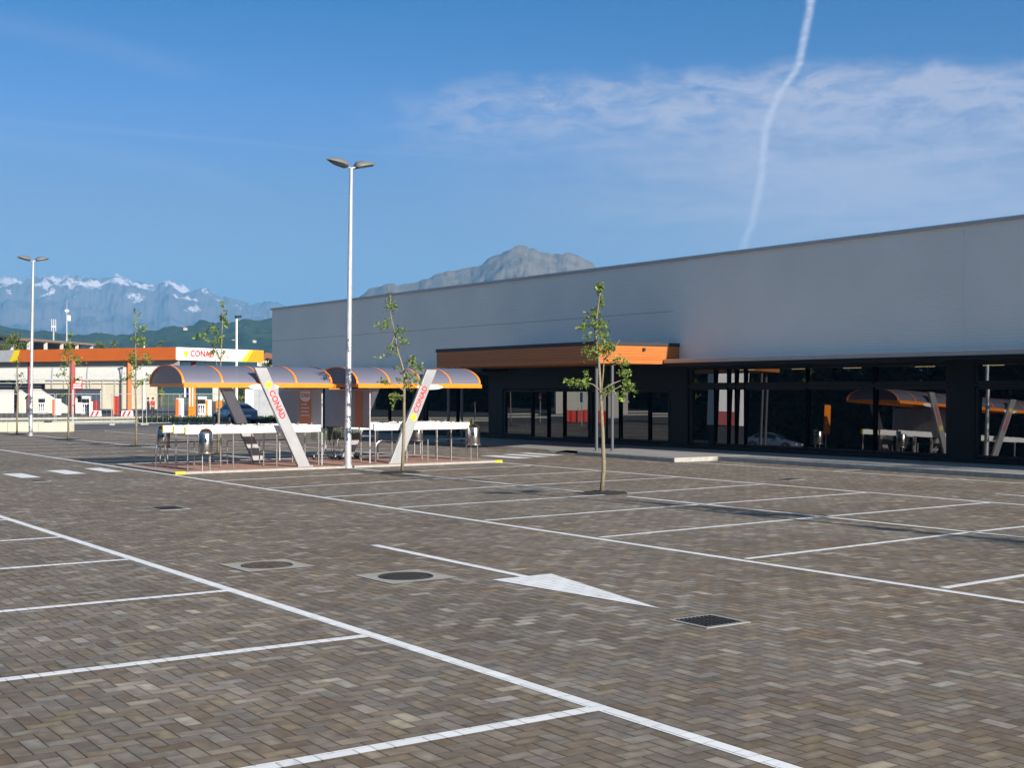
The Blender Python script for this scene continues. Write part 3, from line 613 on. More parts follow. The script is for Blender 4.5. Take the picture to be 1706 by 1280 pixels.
def shelter(x0, x1, sign, label):
    y0, y1 = 34.0, 36.6; zc = 2.33; zt = 2.43; rise = .5
    t = thing('trolley_shelter', ((x0+x1)/2, 35.3, .05), label, 'shelter', 'arched trolley shelters'); o_ = t.location
    g = MB(o_); g.box(x0, x1, y0-.04, y0+.02, zc, zt); g.box(x0, x1, y1-.02, y1+.04, zc, zt); g.box(x0-.02, x0+.04, y0+.02, y1-.02, zc, zt-.003); g.box(x1-.04, x1+.02, y0+.02, y1-.02, zc, zt-.003)
    g.box(x0-.02, x1+.1*(sign > 0)+.02, y0-.10, y0-.041, zc-.03, zt-.02)
    g.build('gutter', M['orange'], t, bevel=.006)
    n = 20
    def arc(x, off=0):
        return [(x, (y0+y1)/2-math.cos(PI*k/n)*(y1-y0)/2*(1+off), zt+math.sin(PI*k/n)*(rise+off)) for k in range(n+1)]
    s = MB(o_); a = arc(x0); b = arc(x1); s.add(a+b, [(k, k+1, n+2+k, n+1+k) for k in range(n)]); s.build('roof_sheet', M['poly'], t, smooth='all')
    for x in (x0+.01, x1-.01):
        e = MB(o_); pts = arc(x, -.015); e.add(pts, [tuple(range(n+1))]); e.build('end_sheet', M['poly'], t)
    for k in range(5):
        x = x0+(x1-x0)*k/4; r = MB(o_); pts = [Vector(p) for p in arc(x, .012)]
        for i in range(n):
            p, q = pts[i], pts[i+1]; d = (q-p); nn_ = Vector((0, -d.z, d.y)).normalized()
            w_ = .028
            r.add([p+Vector((-w_, 0, 0)), p+Vector((w_, 0, 0)), q+Vector((w_, 0, 0)), q+Vector((-w_, 0, 0)), p+Vector((-w_, 0, 0))+nn_*-.03, p+Vector((w_, 0, 0))-nn_*.03, q+Vector((w_, 0, 0))-nn_*.03, q+Vector((-w_, 0, 0))-nn_*.03],
                  [(0, 1, 2, 3), (4, 7, 6, 5), (0, 4, 5, 1), (2, 6, 7, 3), (1, 5, 6, 2), (0, 3, 7, 4)])
        r.build('roof_rib', M['orange'], t)
    # leaning pillars
    if sign > 0: bx0, bx1, tx0, tx1 = 16.13, 16.50, 14.78, 15.15      # left unit leans to the left going up
    else: bx0, bx1, tx0, tx1 = 19.08, 19.45, 20.37, 20.72
    hz = 2.86
    for yf, th in ((33.80, .12), (36.9, .14)):
        p = MB(o_); p.prism([(bx0, yf, .05), (bx1, yf, .05), (tx1, yf, hz), (tx0, yf, hz)], (0, th, 0)); po = p.build('pillar', M['pillar'], t, bevel=.012, seg=2)
        if yf < 34:
            q = MB(o_)
            q.box(bx0-.04, bx1+.06, yf-.03, yf+th+.03, .05, .09); q.build('base_plate', M['pillar'], po)
            dx = (tx0-bx0)/(hz-.05)
            def on(zz, f=.5): return Vector((bx0+dx*(zz-.05)+(bx1-bx0)*f, yf-.003, zz))-o_
            if sign > 0: d = Vector((-dx, 0, -1)); up = Vector((1, 0, -dx)); z_s, z_t = 2.38, 2.22
            else: d = Vector((dx, 0, 1)); up = Vector((-1, 0, dx)); z_s, z_t = 1.42, 1.56
            text('CONAD', 'lettering', .235, M['signred'], po, on(z_t), d, up, .002, .006)
            sun_mark(po, on(z_s), d, up, .105)
    # white oval plate on the gutter
    cx = 15.1 if sign > 0 else 20.52
    e = MB(o_); e.prism([(cx+.46*math.cos(2*PI*k/28), y0-.115, 2.33+.075*math.sin(2*PI*k/28)) for k in range(28)], (0, .012, 0)); e.build('oval_plate', M['white'], t)
    # ground posts carrying the gutter
    xs = 17.1 if sign > 0 else 18.68
    for x, y in ((xs, 34.3), (xs, 37.2)):
        p = MB(o_); p.tube([(x, y, .06), (x, y, 2.33)], .022, 10); p.build('post', M['galv'], t, smooth=True)
    # side screen hanging between the posts
    sc = MB(o_); sc.box(xs-.006, xs+.006, 34.33, 37.17, 1.13, 2.24); so = sc.build('side_screen', M['panelgrey'], t)
    sc = MB(o_); sc.box(xs-.02, xs+.02, 34.325, 37.175, 1.10, 1.13); sc.box(xs-.02, xs+.02, 34.325, 37.175, 2.24, 2.27); sc.build('screen_rail', M['steel'], so)
    if sign > 0:
        q = MB(o_); q.box(xs-.012, xs-.007, 35.0, 35.75, 1.13, 2.22); q1 = q.build('poster', M['orangedull'], so)
        n_ = 16
        q = MB(o_); q.prism([(xs-.016, 35.375+.34*math.cos(PI+PI*k/n_), 2.05+.16*math.sin(PI+PI*k/n_)) for k in range(n_+1)]+[(xs-.016, 35.715, 2.2), (xs-.016, 35.035, 2.2)], (.004, 0, 0)); q.build('poster_head', M['signwhite'], q1)
        text('CONAD', 'lettering', .17, M['signred'], q1, Vector((xs-.018, 35.68, 2.08))-o_, (0, -1, 0), (0, 0, 1), .001, .004)
        q = MB(o_)
        for i_, (ww, zz) in enumerate(((.4, 1.8), (.55, 1.69), (.5, 1.58), (.58, 1.47))): q.box(xs-.015, xs-.012, 35.66-ww, 35.66, zz, zz+.03)
        q.build('poster_print', M['signwhite'], q1)
    else:
        q = MB(o_); q.box(xs-.012, xs-.007, 34.72, 35.22, 1.13, 2.22); q.build('poster', M['orangedull'], so)
    return t
shelter(12.8, 17.25, 1, 'left arched trolley shelter with smoked roof, orange ribs and left leaning pillar')
shelter(18.1, 22.4, -1, 'right arched trolley shelter with smoked roof, orange ribs and right leaning pillar')
def rails(xa, xb, ys, rail_y, sign, label):
    cx = (xa+xb)/2
    for i, y in enumerate(ys):
        which = ('rearmost', 'middle', 'front')[i]
        t = thing('lane_divider', (cx, y, .06), '%s white lane divider board on steel posts under the %s shelter' % (which, label), 'lane divider', 'white trolley lane dividers'); o_ = t.location
        b = MB(o_); b.box(xa, xb, y-.045, y+.045, 1.03, 1.235); b.build('board', M['white'], t, bevel=.008)
        b = MB(o_); xe = xa if sign > 0 else xb; b.box(xe-.022 if sign > 0 else xe, xe if sign > 0 else xe+.03, y-.047, y+.047, 1.028, 1.237); b.build('yellow_end', M['yellow'], t)
        m_ = 4
        for k in range(m_):
            x = xa+.06+(xb-xa-.12)*k/(m_-1)
            p = MB(o_); p.tube([(x, y, .06), (x, y, 1.03)], .026, 8); p.build('post', M['steel'], t, smooth=True)
        for k in range(9):
            x = xa+.3+(xb-xa-.6)*k/8
            p = MB(o_); p.box(x-.03, x+.02, y-.05, y-.01, 1.235, 1.265); p.box(x-.008, x+.0, y-.05, y-.04, 1.265, 1.275+.04*((k*7) % 3)/2); p.build('coin_lock', M['darkred'] if k % 5 == 2 else M['signback'], t)
    t = thing('guard_rail', (cx, rail_y, .06), 'bent steel tube guard rail along the island under the %s shelter' % label, 'guard rail', 'steel guard rails'); o_ = t.location
    b = MB(o_); z = .74
    pts = [(xa-.12, rail_y, .06)]+[(xa-.12+.2*(1-math.cos(a)), rail_y, z-.2+.2*math.sin(a)) for a in (0, .4, .8, 1.2, PI/2)]+[(xb-.08, rail_y, z)]+[(xb+.12-.2*(1-math.sin(a)), rail_y, z-.2+.2*math.cos(a)) for a in (.4, .8, 1.2, PI/2)]+[(xb+.12, rail_y, .06)]
    b.tube(pts, .024, 8); b.build('tube', M['inox'], t, smooth=True)
    for k in range(3):
        x = xa+(xb-xa)*(k+1)/4; p = MB(o_); p.tube([(x, rail_y, .06), (x, rail_y, z)], .02, 8); p.build('post', M['steel'], t, smooth=True)
rails(12.93, 16.98, (35.9, 35.05, 34.15), 36.15, 1, 'left')
rails(18.75, 22.1, (36.0, 35.1, 34.2), 33.85, -1, 'right')
def bin_(x, y, rz, label, proto=[None]):
    if proto[0] is None:
        t = thing('litter_bin', (x, y, .0), label, 'bin', 'round steel litter bins', rz)
        b = MB(); b.lathe((0, 0, 0), [(0, .55), (.185, .55), (.19, .56), (.19, 1.06), (.18, 1.075), (.172, 1.06), (.172, .6)], 32); b.build('body', M['inox'], t, smooth=True)
        b = MB(); b.lathe((0, 0, 0), [(.225, .53), (.225, .555), (.0, .556)], 28); b.build('bottom_ring', M['steel'], t, smooth=True)
        b = MB(); b.lathe((.0, .05, 0), [(.02, 1.20), (.10, 1.185), (.16, 1.12), (.172, 1.075)], 24, 0, PI); b.obox((0, .02, 1.08), (.165, 0, 0), (0, .03, 0), (0, 0, .008)); b.build('hood', M['inox'], t, smooth=True)
        b = MB(); b.tube([(-.08, -.05, .06), (-.08, -.05, .56)], .02, 8); b.tube([(.1, .1, .06), (.1, .1, .56)], .02, 8); b.build('stand', M['steel'], t, smooth=True)
        b = MB(); b.prism([(.03+.035*math.cos(2*PI*k/16), -.192, .88+.06*math.sin(2*PI*k/16)) for k in range(16)], (0, .004, 0)); b.build('badge', M['black'], t)
        proto[0] = t; return t
    c = copy_tree(proto[0]); c.location = (x, y, 0); c.rotation_euler = (0, 0, rz); c['label'] = label; return c
bin_(13.22, 33.45, -YAW+.1, 'polished steel bin at the front left corner of the left shelter')
bin_(22.15, 33.95, -YAW-.2, 'polished steel bin at the right end of the right shelter')
bin_(13.55, 37.6, -YAW, 'steel bin at the rear left corner of the left shelter, behind the dividers')
bin_(22.5, 38.0, -YAW, 'steel bin behind the dividers of the right shelter')

def trolley(x, y, rz, label, proto=[None]):
    if proto[0] is not None:
        c = copy_tree(proto[0]); c.location = (x, y, .06); c.rotation_euler = (0, 0, rz); c['label'] = label; return c
    t = thing('shopping_trolley', (x, y, .06), label, 'shopping trolley', 'wire shopping trolleys', rz); proto[0] = t
    b = MB(); r = .008
    def W(p, q): b.tube([p, q], r, 4, False)
    # basket: narrow front (x=-.42), wide rear (x=.38)
    def cs(f): return -.42+.8*f, .17+.09*f, .60-.12*(1-f)*-.3, .93+.07*f
    for i in range(15):
        x_, w_, z0, z1 = cs(i/14); W((x_, -w_, z1), (x_, -w_*.85, z0)); W((x_, w_, z1), (x_, w_*.85, z0)); W((x_, -w_*.85, z0), (x_, w_*.85, z0))
    for k in range(8):
        f = k/7; a0, a1 = cs(0), cs(1)
        for s_ in (-1, 1):
            W((a0[0], s_*a0[1]*(.85+.15*f), a0[2]+(a0[3]-a0[2])*f), (a1[0], s_*a1[1]*(.85+.15*f), a1[2]+(a1[3]-a1[2])*f))
        for c_ in (a0, a1): W((c_[0], -c_[1]*(.85+.15*f), c_[2]+(c_[3]-c_[2])*f), (c_[0], c_[1]*(.85+.15*f), c_[2]+(c_[3]-c_[2])*f))
    b.build('basket', mat('trolley_wire', (.16, .19, .15), .4, .4), t)
    b = MB()
    for s_ in (-1, 1):
        b.tube([(-.38, s_*.16, .16), (.42, s_*.25, .13), (.30, s_*.24, .55), (.40, s_*.25, .98)], .014, 6)
        b.tube([(-.2, s_*.17, .16), (-.1, s_*.17, .60)], .01, 6)
    b.tube([(-.38, -.16, .16), (-.38, .16, .16)], .014, 6); b.build('chassis', M['steel'], t, smooth=True)
    b = MB(); b.tube([(.46, -.26, 1.03), (.46, .26, 1.03)], .018, 8); b.tube([(.40, -.25, .98), (.46, -.26, 1.03)], .014, 6); b.tube([(.40, .25, .98), (.46, .26, 1.03)], .014, 6); b.build('handle', M['signred'], t, smooth=True)
    b = MB(); b.obox((.22, 0, .80), (.012, 0, .05), (0, .2, 0), (-.03, 0, .14)); b.build('child_seat', M['black'], t)
    for x_, w_ in ((-.34, .15), (.38, .22)):
        for s_ in (-1, 1):
            b = MB(); b.tube([(x_, s_*w_-.014, .06), (x_, s_*w_+.014, .06)], .06, 14); wo = b.build('wheel', M['rubber'], t, smooth=True)
            b = MB(); b.box(x_-.012, x_+.012, s_*w_-.022, s_*w_+.022, .06, .15); b.build('castor', M['galv'], wo)
    return t
trolley(18.55, 36.95, .1, 'wire shopping trolley standing just left of the tall lamp pole')
trolley(19.35, 37.1, PI-.3, 'wire shopping trolley standing just right of the tall lamp pole')
# banner behind
t = thing('banner_stand', (20.2, 39.6, 0), 'orange banner with a small white print on a stand behind the gap between shelters', 'banner')
b = MB(); b.box(-.2, .2, -.01, .01, 1.0, 2.3); b.build('banner', M['orange'], t)
b = MB(); b.tube([(0, .03, 0), (0, .03, 2.3)], .02, 8); b.box(-.2, .2, -.15, .15, 0, .03); b.build('stand', M['steel'], t)
b = MB(); b.box(.0, .12, -.014, -.01, 1.45, 1.56); b.build('print', M['signwhite'], t)

# ------------------------------------------------------------ fuel station
ST = thing('fuel_station_canopy', gp(293, 124), 'long flat fuel canopy with orange brown side and white lettered front', 'fuel canopy'); so_ = ST.location
Cn = at(293, 578.5, 124); Rn = at(437.5, 588.0, 132.5); Ln = at(0, 586.8, 139)
Ld = (Ln-Cn); Ln = Cn+Ld*1.25
Bk = Rn+(Ln-Cn)
zt, zb = 6.28, 5.1
def V2(p, z): return Vector((p.x, p.y, z))
b = MB(so_); b.prism([V2(Cn, zb+.06), V2(Rn, zb+.06), V2(Bk, zb+.06), V2(Ln, zb+.06)], (0, 0, zt-zb-.1)); b.build('roof_slab', M['greyroof'], ST)
def face(P0, P1, u0b, u0t, u1b, u1t, z0, z1, m_, name, out, parent=ST):
    d = P1-P0; n_ = Vector((d.y, -d.x, 0)).normalized()*out
    q = [V2(P0+d*u0b, z0)+n_, V2(P0+d*u1b, z0)+n_, V2(P0+d*u1t, z1)+n_, V2(P0+d*u0t, z1)+n_]
    b = MB(so_); b.prism(q, -n_*.5/abs(out)*.12); return b.build(name, m_, parent)
# front face normal: pick sign so it faces the viewer
sg = 1 if Vector(((Rn-Cn).y, -(Rn-Cn).x, 0)).dot(-Cn) > 0 else -1
face(Cn, Rn, 0, 0, 1, 1, zb, zt, M['signwhite'], 'front_sign', .10*sg)
paley = mat('pale_yellow', (.85, .78, .42), .4)
face(Cn, Rn, .67, .795, .732, .838, zb+.01, zt-.01, paley, 'sign_band', .125*sg)
face(Cn, Rn, .73, .835, .79, .872, zb+.01, zt-.01, M['signyellow'], 'sign_band', .13*sg)
face(Cn, Rn, .788, .87, 1, 1, zb+.01, zt-.01, mat('sign_orange', (.92, .30, .01), .4), 'sign_band', .128*sg)
d = (Rn-Cn).normalized(); nf = Vector((d.y, -d.x, 0)).normalized()*sg
L_ = (Rn-Cn).length
tp = V2(Cn+(Rn-Cn)*.145, 5.72)+nf*.14-so_
text('CONAD', 'lettering', .82, M['signred'], ST, tp, V2(d, 0), (0, 0, 1), .01, .02, spacing=1.05)
text('Self 24h', 'small_lettering', .5, mat('sign_orange_text', (.85, .35, .08), .5), ST, V2(Cn+(Rn-Cn)*.45, 5.5)+nf*.14-so_, V2(d, 0), (0, 0, 1), .01, .0)
sun_mark(ST, V2(Cn+(Rn-Cn)*.098, 5.72)+nf*.14-so_, V2(d, 0), (0, 0, 1), .30)
sgl = 1 if Vector(((Ln-Cn).y, -(Ln-Cn).x, 0)).dot(-Cn) > 0 else -1
face(Cn, Ln, 0, 0, 1, 1, zb+.0, zt, M['brownorange'], 'side_fascia', .10*sgl)
face(Cn, Ln, .715, .70, .75, .725, zb+.01, zt-.01, M['signyellow'], 'fascia_band', .125*sgl)
face(Cn, Ln, .75, .725, 1, 1, zb+.01, zt-.01, M['panelgrey'], 'fascia_end', .127*sgl)
face(Cn, Ln, 0, 0, 1, 1, zb-.6, zb-.01, M['greyroof'], 'inner_soffit', -.5*sgl)
for i, (px, dist, m_) in enumerate(((50, 137, 'darkred'), (121, 131, 'darkred'), (215, 128, 'brownorange'), (322, 127, 'darkred'))):
    p = gp(px, dist); b = MB(so_); b.box(p.x-.2, p.x+.2, p.y-.2, p.y+.2, .01, zb+.05); b.build('column', M[m_], ST, bevel=.03)
# pumps
def pump(px, dist, label, rz=-YAW, proto=[None]):
    p = gp(px, dist)
    if proto[0]:
        c = copy_tree(proto[0]); c.location = p; c.rotation_euler = (0, 0, rz); c['label'] = label; return c
    t = thing('fuel_pump', p, label, 'fuel pump', 'fuel pumps under the canopy', rz); proto[0] = t
    b = MB(); b.box(-.42, .42, -.25, .25, 0, .15); b.build('plinth', M['concrete'], t)
    b = MB(); b.box(-.36, .36, -.2, .2, .15, 1.55); b.build('cabinet', M['signwhite'], t, bevel=.02)
    b = MB(); b.box(-.33, .33, -.215, -.2, 1.1, 1.5); b.build('display', M['black'], t)
    b = MB(); b.box(-.36, .36, -.2, .2, 1.55, 1.75); b.build('head', M['signwhite'], t)
    for s_ in (-.2, 0, .2):
        b = MB(); b.box(s_-.04, s_+.04, -.27, -.2, .75, 1.0); b.tube([(s_, -.25, .75), (s_, -.3, .45), (s_+.06, -.25, .3)], .02, 6); b.build('nozzle', M['black'], t)
    return t
pump(71, 134, 'dark nozzled fuel pump at the left, beside the distant lamp pole')
pump(144, 129, 'dark nozzled fuel pump behind the left red and white barrier')
pump(337, 117, 'white and orange fuel pump seen under the left trolley shelter')
def boxthing(name, px, dist, w, dpt, h, m_, label, cat, extra=None, z0=0, group=None, rz=-YAW, bev=.02):
    t = thing(name, gp(px, dist)+Vector((0, 0, z0)), label, cat, group, rz); b = MB(); b.box(-w/2, w/2, -dpt/2, dpt/2, 0, h); b.build('body', M[m_], t, bevel=bev)
    if extra: extra(t)
    return t
def side(m_, name='side_face'):
    def f(t):
        bb = [c for c in bpy.data.objects if c.parent == t][0]; v = [q.co for q in bb.data.vertices]; x0 = min(q.x for q in v); x1 = max(q.x for q in v); y0 = min(q.y for q in v); z1 = max(q.z for q in v)
        b = MB(); b.box(x0-.02, x0+(x1-x0)*.4, y0-.03, y0, .05, z1-.05); b.build(name, M[m_], t)
    return f
boxthing('payment_terminal', 95, 128, .65, .5, 1.5, 'signwhite', 'orange sided terminal left of the second red canopy column', 'terminal', side('brownorange'))
boxthing('payment_terminal', 157, 128, .7, .5, 1.3, 'darkred', 'red terminal box just right of the second fuel pump', 'terminal', side('signwhite'), group=None)
boxthing('payment_terminal', 194, 127, .5, .5, 1.75, 'darkred', 'narrow red terminal between the two striped barriers', 'terminal', side('brownorange'))
boxthing('payment_terminal', 300, 108, .55, .4, 1.65, 'signwhite', 'orange and white terminal right of the two people', 'terminal', side('brownorange'))
boxthing('payment_terminal', 348, 112, .4, .4, 1.5, 'signwhite', 'white and orange terminal beside the pump seen under the left shelter', 'terminal', side('orange'))
def totx(t):
    b = MB(); b.box(-.22, -.1, -.22, -.2, .9, 2.6); b.box(.06, .14, -.22, -.2, .9, 2.6); b.build('white_stripe', M['signwhite'], t)
boxthing('price_pillar', 320, 116, .55, .35, 2.7, 'orange', 'orange and white striped pillar under the left shelter roof', 'pillar', totx)
boxthing('orange_cabinet', 366, 112, .55, .4, 1.45, 'orange', 'orange cabinet with white top just behind the dark car', 'cabinet', lambda t: MB().box(-.3, .3, -.22, .22, 1.45, 1.75).build('top', M['signwhite'], t))
boxthing('notice_board', 312, 128, .5, .08, 1.1, 'signblue', 'blue and white notice panel on the beige wall', 'notice board', side('signwhite'), z0=1.6)
# kiosks / wash bays
def kiosk(px0, px1, dist, h, m_, label, dark=None):
    A = gp(px0, dist); B = gp(px1, dist); c = (A+B)/2; w = (B-A).length
    t = thing('kiosk', c, label, 'kiosk', None, math.atan2(B.y-A.y, B.x-A.x))
    b = MB(); b.box(-w/2, w/2, 0, 4, 0, h); b.build('wall', M[m_], t)
    b = MB(); b.box(-w/2-.1, w/2+.1, -.1, 4.1, h, h+.15); b.build('roof', M['panelgrey'], t)
    if dark:
        for (u0, u1, z0, z1) in dark:
            b = MB(); b.box(-w/2+w*u0, -w/2+w*u1, -.05, 0, z0, z1); b.build('window', M['carglass'], t)
    return t
kiosk(-25, 54, 141, 2.2, 'far', 'long low blue grey bay at the far left under the fuel canopy', [(.62, .68, .2, 1.9), (.1, .14, .2, 1.9)])
kiosk(55, 117, 139, 2.3, 'far', 'wide white kiosk between the first two red canopy columns', [(.16, .36, 1.1, 1.7)])
kiosk(126, 167, 137, 2.3, 'signwhite', 'small white kiosk right of the red and white notice sign', [(.08, .36, 1.1, 1.7)])
CW = thing('car_wash', gp(120, 172), 'car wash with milky vaulted roofs and beige panel wall behind the pumps', 'car wash'); co = CW.location
Aw = gp(-30, 174); Bw = gp(262, 168); dw = (Bw-Aw); Lw = dw.length; dw.normalize(); nw = Vector((dw.y, -dw.x, 0))
if nw.dot(-Aw) < 0: nw = -nw
b = MB(co); q = Aw+dw*Lw*.36; b.obox(q.lerp(Bw, .5)+Vector((0, 0, 1.8)), dw*((Bw-q).length/2), nw*.12, (0, 0, 1.8)); b.build('wall', M['beige'], CW)
for u in (.4, .47, .54, .62, .69, .76, .84, .92):
    p = Aw+dw*Lw*u+nw*.2; b = MB(co); b.obox(p+Vector((0, 0, 1.8)), dw*.06, nw*.06, (0, 0, 1.8)); b.build('panel_post', M['greyroof'], CW)
nb = 5
for k in range(nb):
    q0 = Aw+dw*Lw*k/nb; q1 = Aw+dw*Lw*(k+1)/nb; n = 8
    v = MB(co); pts0 = []; pts1 = []
    for i in range(n+1):
        a = PI/2*i/n; off = nw*(1.2*math.cos(a)-1.0); zz = 3.75+1.9*math.sin(a)
        pts0.append(q0+dw*.08+off+Vector((0, 0, zz))); pts1.append(q1-dw*.08+off+Vector((0, 0, zz)))
    v.add(pts0+pts1, [(i, i+1, n+2+i, n+1+i) for i in range(n)]); v.add([pts0[-1], pts1[-1], pts1[-1]-nw*4, pts0[-1]-nw*4], [(0, 1, 2, 3)]); v.build('vault', M['vault'], CW, smooth='all')
    r = MB(co); r.tube([p_+nw*.03-dw*.08 for p_ in pts0], .09, 6); r.tube([pts0[0]-dw*.08, V2(pts0[0]-dw*.08, 0)], .1, 6); r.build('vault_rib', M['signback'], CW)
b = MB(co); b.obox((Aw+Bw)/2+nw*.25+Vector((0, 0, 3.66)), dw*Lw/2, nw*.08, (0, 0, .09)); b.obox((Aw+Bw)/2+nw*.25+Vector((0, 0, 3.2)), dw*Lw/2, nw*.05, (0, 0, .04)); b.build('gutter', M['panelgrey'], CW)
b = MB(co); q = Aw+dw*Lw*.18; b.obox(q-nw*1+Vector((0, 0, 1.6)), dw*Lw*.18, nw*.1, (0, 0, 1.6)); b.build('back_wall', M['fardark'], CW)
# striped barriers
def barrier(px, dist, label, proto=[None]):
    p = gp(px, dist)
    if proto[0]:
        c = copy_tree(proto[0]); c.location = p; c['label'] = label; return c
    t = thing('striped_barrier', p, label, 'barrier', 'red and white barriers', -YAW); proto[0] = t
    b = MB(); b.prism([(-.52, 0, 0), (.52, 0, 0), (.46, 0, .5), (-.46, 0, .5)], (0, .35, 0)); b.build('block', M['signwhite'], t, bevel=.03)
    b = MB()
    for k in range(2):
        x0 = -.42+k*.42; b.prism([(x0, -.012, .04), (x0+.2, -.012, .04), (x0+.42, -.012, .46), (x0+.22, -.012, .46)], (0, .01, 0))
    b.build('stripes', M['signred'], t); return t
barrier(158, 120, 'red and white striped barrier in front of the second fuel pump')
barrier(211, 119, 'red and white striped barrier at the foot of the third canopy column')
# sign on post
t = thing('notice_sign', gp(121, 90), 'red and white notice sign on a thin post before the road', 'sign', None, -YAW)
b = MB(); b.tube([(0, .05, 0), (0, .05, 3.0)], .05, 8); b.build('post', M['galv'], t, smooth=True)
b = MB(); b.box(-.02, .64, -.02, .02, 2.35, 2.95); b.build('panel', M['signred'], t)
b = MB(); b.box(.03, .59, -.026, -.021, 2.42, 2.5); b.box(.06, .56, -.026, -.021, 2.57, 2.67); b.box(.2, .59, -.026, -.021, 2.74, 2.88); b.build('white_print', M['signwhite'], t)
# wire fence panels
fx = [92, 187, 242, 343, 372]
for i, (a, c) in enumerate([(-8, 92), (92, 187), (187, 239), (243, 300), (300, 372)]):
    A = gp(a, 88+ .3*i); B = gp(c, 88+.3*i); t = thing('fence_panel', (A+B)/2, '%s temporary wire fence panel along the road, counted from the left' % ('first', 'second', 'third', 'fourth', 'fifth')[i], 'fence', 'temporary wire fence panels', math.atan2(B.y-A.y, B.x-A.x))
    w = (B-A).length/2-.05
    b = MB()
    for s_ in (-1, 1): b.tube([(s_*w, 0, 0), (s_*w, 0, 2.05)], .025, 6)
    b.tube([(-w, 0, 2.03), (w, 0, 2.03)], .022, 6); b.tube([(-w, 0, .12), (w, 0, .12)], .022, 6); b.build('frame', M['galv'], t)
    b = MB(); n = int(2*w/.3)
    for k in range(1, n): b.tube([(-w+2*w*k/n, 0, .12), (-w+2*w*k/n, 0, 2.03)], .003, 3, False)
    for k in range(1, 6): b.tube([(-w, 0, .12+k*.32), (w, 0, .12+k*.32)], .003, 3, False)
    b.build('wire_mesh', M['galv'], t)
    for s_ in (-1, 1):
        b = MB(); b.box(s_*w-.12, s_*w+.12, -.3, .3, 0, .12); b.build('foot', M['concrete'], t)
# low wall left
A = at(-40, 719, 74.5); B = gp(116, 74.2); A = gp(-40, 76)
t = thing('low_wall', (A+B)/2, 'low cream concrete block wall at the left edge of the car park', 'wall', None, math.atan2(B.y-A.y, B.x-A.x)); w = (B-A).length/2
b = MB()
for k in range(3): b.box(-w+2*w*k/3+.01, -w+2*w*(k+1)/3-.01, 0, .8, 0, .50)
b.build('blocks', M['beigepale'], t, bevel=.02)
# grey cabins right of the car
boxthing('site_cabin', 430, 112, 1.7, 2.2, 2.4, 'panelgrey', 'pale grey cabin behind the car and the leaning pillar', 'cabin', side('signwhite'))
boxthing('site_cabin', 470, 104, 3.2, 2.2, 2.35, 'panelgrey', 'wide grey cabin wall behind the lettering of the left pillar', 'cabin', None)
t = boxthing('dark_leaf_strip', 352, 96, 10, 1.1, .45, 'leafdark', 'low strip of dark leaves on the verge behind the car', 'hedge')  # dark leaves scattered low in a band on the verge
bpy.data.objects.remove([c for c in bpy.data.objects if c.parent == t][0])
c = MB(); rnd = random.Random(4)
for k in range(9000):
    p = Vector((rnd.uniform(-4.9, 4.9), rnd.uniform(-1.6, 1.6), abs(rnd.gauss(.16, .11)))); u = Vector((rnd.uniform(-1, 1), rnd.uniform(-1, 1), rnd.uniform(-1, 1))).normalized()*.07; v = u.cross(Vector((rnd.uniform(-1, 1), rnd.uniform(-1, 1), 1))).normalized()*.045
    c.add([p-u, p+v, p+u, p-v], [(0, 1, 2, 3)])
c.build('foliage', M['leafdark'], t)

